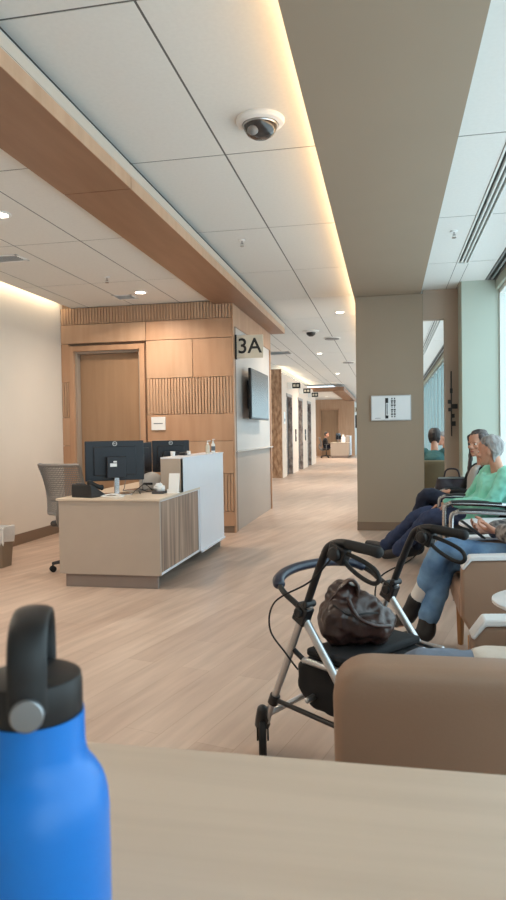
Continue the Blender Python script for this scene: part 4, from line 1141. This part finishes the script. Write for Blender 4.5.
def person(label, J, C, group=None, vox=0.0055):
    """J: joints in world space, C: clothing options"""
    hipc = (V(J['hipL']) + V(J['hipR'])) / 2
    t_loc = V((hipc.x, hipc.y, 0))
    shL, shR = V(J['shL']), V(J['shR'])
    shc = (shL + shR) / 2
    side = (shL - shR).normalized()
    hside = (V(J['hipL']) - V(J['hipR'])).normalized()
    headM = Matrix.Translation(V(J['head'])) @ J['headrot'].to_4x4() @ Matrix.Scale(J.get('headscale', 1.0), 4)
    nb = shc + (V(J['head']) - shc) * 0.28
    body = MB()
    head_geo(body, headM)
    neck_top = headM @ V((-0.018, 0, 0.05))
    body.limb([nb - (neck_top - nb) * 0.4, nb, (nb + neck_top) / 2 + headM.to_3x3() @ V((-0.004, 0, 0)), neck_top], [0.062, 0.058, 0.053, 0.052])
    spine = J.get('spine') or (hipc * 0.5 + shc * 0.5)
    spine = V(spine)
    def torso(q, e, top=0.55, low=0.0, rt_=0.075):
        pts = [hipc - (spine - hipc) * low, hipc * 0.6 + spine * 0.4, spine, spine * 0.45 + shc * 0.55, shc * 0.9 + spine * 0.1, shc + (nb - shc) * top]
        b = C.get('bulk', 1.0)
        rd = [(0.165 * b + e, 0.120 * b + e), (0.160 * b + e, 0.118 * b + e), (0.158 * b + e, 0.116 * b + e), (0.172 * b + e, 0.118 * b + e), (0.160 + e, 0.085 + e), (rt_ + e, rt_ * 0.85 + e)]
        P = smooth_path(pts, 4)
        A = smooth_path([V((a, c, 0)) for a, c in rd], 4)
        N = len(P)
        sides = [hside.lerp(side, k / (N - 1)) for k in range(N)]
        rs = []
        for k in range(N):
            tg = (P[min(k + 1, N - 1)] - P[max(k - 1, 0)]).normalized()
            s = (sides[k] - tg * sides[k].dot(tg)).normalized()
            d = tg.cross(s)
            rs.append([P[k] + s * A[k].x * math.cos(2 * math.pi * j / 22) + d * A[k].y * math.sin(2 * math.pi * j / 22) for j in range(22)])
        q.rings(rs)
    torso(body, -0.012)
    for s in 'LR':
        sh, el, wr, hd = V(J['sh' + s]), V(J['el' + s]), V(J['wr' + s]), V(J['hand' + s])
        body.limb([sh.lerp(shc, 0.25), sh, sh.lerp(el, 0.5), el, el.lerp(wr, 0.35), wr], [0.05, 0.052, 0.044, 0.037, 0.037, 0.025])
        hand_geo(body, wr, hd - wr, J['palm' + s], J['thumb' + s], J.get('curl' + s, 18))
        hp, kn, an, to = V(J['hip' + s]), V(J['kn' + s]), V(J['an' + s]), V(J['toe' + s])
        body.limb([hp.lerp(hipc, 0.2), hp.lerp(kn, 0.15), hp.lerp(kn, 0.6), kn, kn.lerp(an, 0.3), an], [0.085, 0.083, 0.064, 0.052, 0.052, 0.035])
        ft = (to - an); 
        body.loft([an - ft.normalized() * 0.03, an + V((0, 0, -0.02)), an.lerp(to, 0.6) + V((0, 0, -0.01)), to], [(0.03, 0.034), (0.036, 0.036), (0.042, 0.026), (0.032, 0.016)], None, 12)
    q = body.remeshed('person', M[C.get('skin', 'skin')], None, vox, 3, 0.4)
    tag(q, label, 'person', group)
    W[q.name] = V((0, 0, 0))
    p = q
    # move origin to the seat point
    p.data.transform(Matrix.Translation(-t_loc)); p.location = t_loc; W[p.name] = t_loc
    # eyes
    for s in (-1, 1):
        e = MB(); e.ell(headM @ V((0.0845, s * 0.030, 0.118)), (0.0115, 0.0125, 0.0085), headM.to_3x3())
        eo = e.build('eye', M['eye'], p)
        e = MB(); e.ell(headM @ V((0.0935, s * 0.030, 0.118)), (0.004, 0.0065, 0.007), headM.to_3x3())
        e.build('iris', M['ink'], eo)
    e = MB(); e.ell(headM @ V((0.1005, 0, 0.0515)), (0.006, 0.021, 0.007), headM.to_3x3()); e.build('lips', M['lip'], p)
    # shirt
    q = MB(); torso(q, C.get('te', 0.014), 1.05, 0.25, 0.056)
    for s in 'LR':
        sh, el, wr = V(J['sh' + s]), V(J['el' + s]), V(J['wr' + s])
        end = C.get('sleeve', 0.93)
        k = C.get('sl', 1.0)
        w2 = el.lerp(wr, end)
        q.limb([sh.lerp(shc, 0.35), sh, sh.lerp(el, 0.5), el, el.lerp(wr, 0.5), w2], [0.07 * k, 0.072 * k, 0.064 * k, 0.056 * k, 0.050 * k, 0.042 * k])
    if C.get('skirt'):
        for s in 'LR':
            hp, kn = V(J['hip' + s]), V(J['kn' + s])
            q.limb([hp, hp.lerp(kn, C['skirt'] * 0.5), hp.lerp(kn, C['skirt'])], [0.115, 0.108, 0.10])
    q.remeshed(C.get('top_name', 'sweatshirt'), M[C['top']], p, C.get('cv', 0.011), 3, 0.5, C.get('wob', 0.008), 13)
    # trousers
    q = MB()
    k = C.get('lg', 1.0)
    q.ell(hipc, (0.185, 0.14, 0.13), frame3(hside, (spine - hipc)))
    for s in 'LR':
        hp, kn, an = V(J['hip' + s]), V(J['kn' + s]), V(J['an' + s])
        end = C.get('hem' + s, C.get('hem', 0.95))
        q.limb([hp.lerp(hipc, 0.3), hp.lerp(kn, 0.15), hp.lerp(kn, 0.6), kn, kn.lerp(an, 0.4), kn.lerp(an, end)], [0.10 * k, 0.098 * k, 0.082 * k, 0.07 * k, 0.066 * k, 0.062 * k])
    q.remeshed('trousers', M[C['legs']], p, C.get('cv', 0.011), 3, 0.5, C.get('wob', 0.008), 13)
    for s in 'LR':
        an, to, kn = V(J['an' + s]), V(J['toe' + s]), V(J['kn' + s])
        f = (to - an).normalized()
        sh_up = (kn - an).normalized()
        q = MB()
        heel = an - f * 0.045 + (to - an).length * 0 * f
        dn = V((0, 0, -1)) if not C.get('soft_sole') else -sh_up
        q.limb([an + sh_up * 0.03 - f * 0.03, an - f * 0.035 - sh_up * 0.03, an.lerp(to, 0.5) - sh_up * 0.018, to + f * 0.01], [(0.040, 0.040), (0.042, 0.046), (0.048, 0.036), (0.040, 0.026)], 14)
        if C.get('boot'):
            q.limb([an - sh_up * 0.03 - f * 0.01, an + sh_up * 0.05, an + sh_up * C['boot']], [0.050, 0.049, 0.055], 14)
        sho = q.remeshed(C.get('shoe_name', 'shoe'), M[C.get('shoe', 'boot')], p, 0.008, 2)
        if C.get('sock') == s:
            q = MB(); q.limb([an + sh_up * 0.05, an + sh_up * 0.12, an + sh_up * 0.22], [0.044, 0.047, 0.05], 14)
            tag(q.build('sock', M['sock'], p), 'white sock')
    return p, headM, nb, shc, side

def rot_head(yaw, pitch=0, roll=0):
    """yaw 0 faces +x, counter-clockwise; pitch>0 looks down"""
    return (Matrix.Rotation(R(yaw), 3, 'Z') @ Matrix.Rotation(R(pitch), 3, 'Y') @ Matrix.Rotation(R(roll), 3, 'X'))

def hair_cap(p, headM, m, grow=0.010, low=0.06, front=None, n=26, lump=0.006, name='hair'):
    q = MB()
    sl = [(0.0, -0.030, -0.012, 0.042), (0.03, -0.026, -0.030, 0.052), (0.06, -0.020, -0.045, 0.058), (0.09, -0.012, -0.080, 0.066), (0.12, 0.008, -0.094, 0.071), (0.15, 0.030, -0.100, 0.074), (0.175, 0.076, -0.096, 0.073), (0.20, 0.078, -0.084, 0.065), (0.222, 0.052, -0.060, 0.048), (0.238, 0.012, -0.022, 0.018)]
    rs = []
    for z, xf, xb, w in sl:
        if z < low: continue
        f = front(z, xf) if front else xf
        cx = (f + xb - grow) / 2; hx = (f - xb + grow) / 2
        rs.append([headM @ V((cx + hx * math.cos(2 * math.pi * k / n), (w + grow) * math.sin(2 * math.pi * k / n), z + grow * (0.6 if z > 0.2 else 0))) for k in range(n)])
    q.rings(rs)
    return q

# --- man in the mint sweatshirt
J = dict(head=(0.895, 6.20, 0.995), headrot=rot_head(150, 8), headscale=1.05,
         shL=(1.00, 6.02, 0.91), shR=(0.90, 6.37, 0.92), spine=(0.88, 6.26, 0.67),
         elL=(0.84, 5.99, 0.66), wrL=(0.585, 6.30, 0.645), handL=(0.47, 6.38, 0.595),
         elR=(0.72, 6.56, 0.64), wrR=(0.52, 6.58, 0.61), handR=(0.41, 6.58, 0.575),
         palmL=(0, -0.2, -1), palmR=(0, 0, -1), thumbL=(0.3, 0.9, 0), thumbR=(0, -1, 0), curlL=8, curlR=14,
         hipL=(0.76, 6.25, 0.53), hipR=(0.74, 6.44, 0.53),
         knL=(0.37, 6.48, 0.485), anL=(0.08, 6.79, 0.11), toeL=(-0.05, 6.92, 0.05),
         knR=(0.29, 6.70, 0.475), anR=(-0.04, 7.02, 0.13), toeR=(-0.22, 7.16, 0.12))
p, hm, nb, shc, sd = person('grey-haired person in a mint green sweatshirt and navy jeans, legs stretched out', J, dict(top='green', legs='navy', shoe='boot', te=0.022, sl=1.1, lg=1.06, wob=0.012, bulk=1.03, hem=0.97))
q = hair_cap(p, hm, 'hair_grey', 0.015, 0.0)
q.remeshed('hair', M['hair_grey'], p, 0.007, 2, 0.5, 0.006, 30)
q = MB(); q.limb([nb + sd * 0.05 , nb + V((0, 0, 0.012)), nb - sd * 0.05], [0.03, 0.045, 0.03]); 
q = MB(); q.lathe(V((0.595, 6.29, 0.646)), [(0.031, -0.011), (0.034, 0), (0.031, 0.011)], 24, V((-0.115, 0.11, -0.067)))
tag(q.build('wristwatch', M['ink'], p), 'dark wristwatch')

# --- woman with long hair
J = dict(head=(0.885, 6.94, 1.045), headrot=rot_head(222, 6), headscale=1.05,
         shL=(0.97, 6.74, 0.89), shR=(0.87, 7.08, 0.89), spine=(0.90, 6.93, 0.69),
         elL=(0.83, 6.68, 0.67), wrL=(0.60, 6.81, 0.695), handL=(0.515, 6.87, 0.70),
         elR=(0.74, 7.12, 0.67), wrR=(0.59, 6.95, 0.69), handR=(0.495, 6.88, 0.68),
         palmL=(-0.1, 0.3, -1), palmR=(0, -0.4, -0.6), thumbL=(-0.2, 0.6, 0.8), thumbR=(0, -0.4, 0.9), curlL=26, curlR=30,
         hipL=(0.82, 6.82, 0.53), hipR=(0.81, 7.01, 0.53),
         knL=(0.37, 6.86, 0.665), anL=(0.225, 7.04, 0.30), toeL=(0.08, 7.06, 0.25),
         knR=(0.345, 7.04, 0.53), anR=(0.28, 7.06, 0.10), toeR=(0.14, 7.08, 0.045))
p, hm, nb, shc, sd = person('person with long ash-brown hair, black cardigan and crossed legs, facing the viewer', J, dict(top='black_cloth', top_name='cardigan', legs='dark_jean', shoe='boot', wob=0.008, bulk=0.92))
q = hair_cap(p, hm, 'hair_ash', 0.014, 0.05)
for s in (-1, 1):
    q.limb([hm @ V((0.045, s * 0.070, 0.185)), hm @ V((0.025, s * 0.086, 0.12)), hm @ V((0.015, s * 0.092, 0.03)), hm @ V((0.04, s * 0.095, -0.08)), hm @ V((0.075, s * 0.09, -0.19))], [(0.028, 0.022), (0.032, 0.02), (0.036, 0.02), (0.036, 0.02), (0.02, 0.012)])
q.limb([hm @ V((-0.09, 0, 0.15)), hm @ V((-0.095, 0, 0.05)), hm @ V((-0.10, 0, -0.07)), hm @ V((-0.11, 0, -0.16))], [(0.07, 0.03), (0.075, 0.03), (0.08, 0.025), (0.05, 0.015)])
q.remeshed('hair', M['hair_ash'], p, 0.008, 2, 0.5, 0.006, 26)
# pale shirt front showing between the cardigan edges
fwd = sd.cross(V((0, 0, 1))); fwd = fwd if fwd.x < 0 else -fwd
hipc = V((0.815, 6.915, 0.56))
q = MB()
pp = [hipc + fwd * 0.125 + V((0, 0, 0.02)), V((0.90, 6.93, 0.69)) + fwd * 0.125, shc * 0.6 + V((0.90, 6.93, 0.69)) * 0.4 + fwd * 0.125, shc + fwd * 0.10 + V((0, 0, 0.02)), nb + fwd * 0.06 + V((0, 0, 0.005))]
q.limb(pp, [(0.075, 0.018), (0.08, 0.022), (0.075, 0.022), (0.06, 0.02), (0.045, 0.02)])
MBq = MB()
P = smooth_path(pp, 4)
MBq.loft(P, [(0.085, 0.024), (0.086, 0.024), (0.086, 0.024), (0.086, 0.024)] + [(0.08, 0.024)] * 9 + [(0.06, 0.02)] * 4, sd, 16)
tag(MBq.remeshed('shirt', M['lightshirt'], p, 0.009, 2, 0.5, 0.005, 14), 'pale grey shirt front')

# --- person in jeans with black boots
J = dict(head=(0.98, 3.93, 1.10), headrot=rot_head(178, 20),
         shL=(1.0, 3.74, 0.93), shR=(1.0, 4.12, 0.93), spine=(0.94, 3.93, 0.74),
         elL=(0.76, 3.68, 0.72), wrL=(0.60, 3.90, 0.735), handL=(0.50, 4.0, 0.735),
         elR=(0.80, 4.16, 0.72), wrR=(0.58, 4.08, 0.725), handR=(0.47, 4.04, 0.73),
         palmL=(-0.3, 0.6, 0.5), palmR=(-0.2, -0.6, 0.5), thumbL=(-0.2, 0.2, 0.9), thumbR=(-0.2, 0, 0.9), curlL=26, curlR=28,
         hipL=(0.80, 3.84, 0.555), hipR=(0.80, 4.03, 0.555),
         knL=(0.315, 4.02, 0.61), anL=(0.115, 4.18, 0.19), toeL=(0.03, 4.28, 0.105),
         knR=(0.345, 4.12, 0.53), anR=(0.195, 4.08, 0.115), toeR=(0.06, 4.14, 0.045))
p, hm, nb, shc, sd = person('person in faded blue jeans, black boots and a printed top looking at a phone', J, dict(top='pattern', top_name='blouse', legs='jean', shoe='boot', shoe_name='boot', boot=0.11, sock='L', hemL=0.50, hemR=0.80, lg=1.0, sl=1.15, wob=0.010, te=0.02))
q = hair_cap(p, hm, 'hair_dark', 0.013, 0.03)
q.remeshed('hair', M['hair_dark'], p, 0.009, 2, 0.5, 0.005, 26)
t = thing('phone', (0.46, 3.98, 0.72), 'dark phone held by the person in faded jeans', 'phone')
fx = (V((0.545, 3.99, 0.665)) - V((0.395, 3.985, 0.785)))
q = MB(); q.obox((0.465, 3.985, 0.735), (0.155, 0.012, 0.074), frame3(fx, (-0.3, 0.85, 0.3)))
q = MB(); q.obox((0.465, 3.985, 0.735), (0.160, 0.078, 0.010), frame3(fx, (0.55, 0.1, 0.75)))
q.build('case', M['ink'], t, 0.003)
q = MB(); q.obox(V((0.465, 3.985, 0.735)) + V((0.55, 0.1, 0.75)).normalized() * 0.0056, (0.148, 0.068, 0.001), frame3(fx, (0.55, 0.1, 0.75)))
q.build('screen', M['screen'], t)

# --- person mostly hidden behind the nearest chair
J = dict(head=(0.92, 2.10, 1.06), headrot=rot_head(180, 10),
         shL=(0.92, 1.91, 0.90), shR=(0.92, 2.29, 0.90), spine=(0.82, 2.10, 0.72),
         elL=(0.64, 1.90, 0.66), wrL=(0.47, 2.00, 0.615), handL=(0.38, 2.04, 0.60),
         elR=(0.64, 2.32, 0.66), wrR=(0.47, 2.21, 0.615), handR=(0.38, 2.18, 0.60),
         palmL=(0, 0, -1), palmR=(0, 0, -1), thumbL=(0, 1, 0), thumbR=(0, -1, 0), curlL=14, curlR=14,
         hipL=(0.52, 2.03, 0.512), hipR=(0.52, 2.21, 0.512),
         knL=(0.05, 2.01, 0.535), anL=(0.08, 2.04, 0.10), toeL=(-0.06, 2.05, 0.045),
         knR=(0.07, 2.19, 0.525), anR=(0.16, 2.17, 0.10), toeR=(0.02, 2.17, 0.045))
p, hm, nb, shc, sd = person('person in grey-blue trousers and a cream top hidden behind the nearest chair back', J, dict(top='cream_cloth', top_name='cardigan', legs='greyblue', shoe='boot', sl=1.1, skirt=0.5), vox=0.007)
q = hair_cap(p, hm, 'hair_grey', 0.013, 0.03)
q.remeshed('hair', M['hair_grey'], p, 0.009, 2, 0.5, 0.005, 26)

# --- people beyond the partition
armchair(0.72, 10.78, -90, 'olive-backed armchair seen through the opening by the column', 0.86, False, 0.5, 'olive')
def seated(x, y, yaw, label, C, hair, z=0.47, vox=0.009, group=None, pitch=8, hs=1.1):
    c, s = math.cos(R(yaw)), math.sin(R(yaw))
    def T(f, l, zz): return (x + c * f - s * l, y + s * f + c * l, zz + z)
    J = dict(head=T(0.02, 0, 0.535), headrot=rot_head(yaw, pitch), headscale=hs, spine=T(-0.03, 0, 0.22))
    for k, e in (('L', 1), ('R', -1)):
        J.update({'sh' + k: T(-0.02, 0.185 * e, 0.43), 'el' + k: T(0.06, 0.23 * e, 0.19), 'wr' + k: T(0.28, 0.13 * e, 0.16), 'hand' + k: T(0.38, 0.10 * e, 0.13),
                  'palm' + k: (0, 0, -1), 'thumb' + k: (s * e, -c * e, 0.3), 'hip' + k: T(0, 0.095 * e, 0.07), 'kn' + k: T(0.45, 0.12 * e, 0.06), 'an' + k: T(0.42, 0.12 * e, 0.10 - z), 'toe' + k: T(0.57, 0.13 * e, 0.045 - z)})
    p, hm, nb, shc, sd = person(label, J, C, group, vox)
    q = hair_cap(p, hm, hair, 0.014, 0.03)
    q.remeshed('hair', M[hair], p, 0.010, 2, 0.5, 0.005, 26)
    return p
seated(0.68, 10.42, 84, 'dark-haired person in a teal shirt seen from behind through the opening', dict(top='teal', top_name='shirt', legs='dark_jean', cv=0.014, bulk=1.1), 'hair_dark', 0.53)
metal_chair(0.86, 14.0, 'chair under the farthest seated person by the windows')
seated(1.12, 14.0, 180, 'farthest seated person in a pale blue shirt near the bright windows', dict(top='paleblue', top_name='shirt', legs='navy', cv=0.014), 'hair_grey', 0.47)
seated(-3.04, 33.76, 10, 'tiny dark-clothed person sitting at the far reception desk', dict(top='black_cloth', top_name='sweater', legs='dark_jean', cv=0.014), 'hair_dark', 0.50, 0.011)

# far reception desk things
monitor(-2.50, 33.75, 0.762, 90, '', 'tiny dark monitor on the far reception desk')
monitor(-2.42, 34.4, 0.762, 80, '', 'second tiny dark monitor on the far reception desk')
t = thing('hand_sanitizer', (-2.2, 33.7, 0.762), 'tiny white pump dispenser standing on the far reception desk', 'bottle')
MB().lathe((-2.17, 33.75, 0.762), [(0.09, 0), (0.10, 0.01), (0.10, 0.24), (0.05, 0.29), (0.04, 0.36)], 24).build('body', M['white'], t)
MB().box(-2.22, -2.13, 33.73, 33.77, 1.12, 1.15).build('pump', M['white'], t)
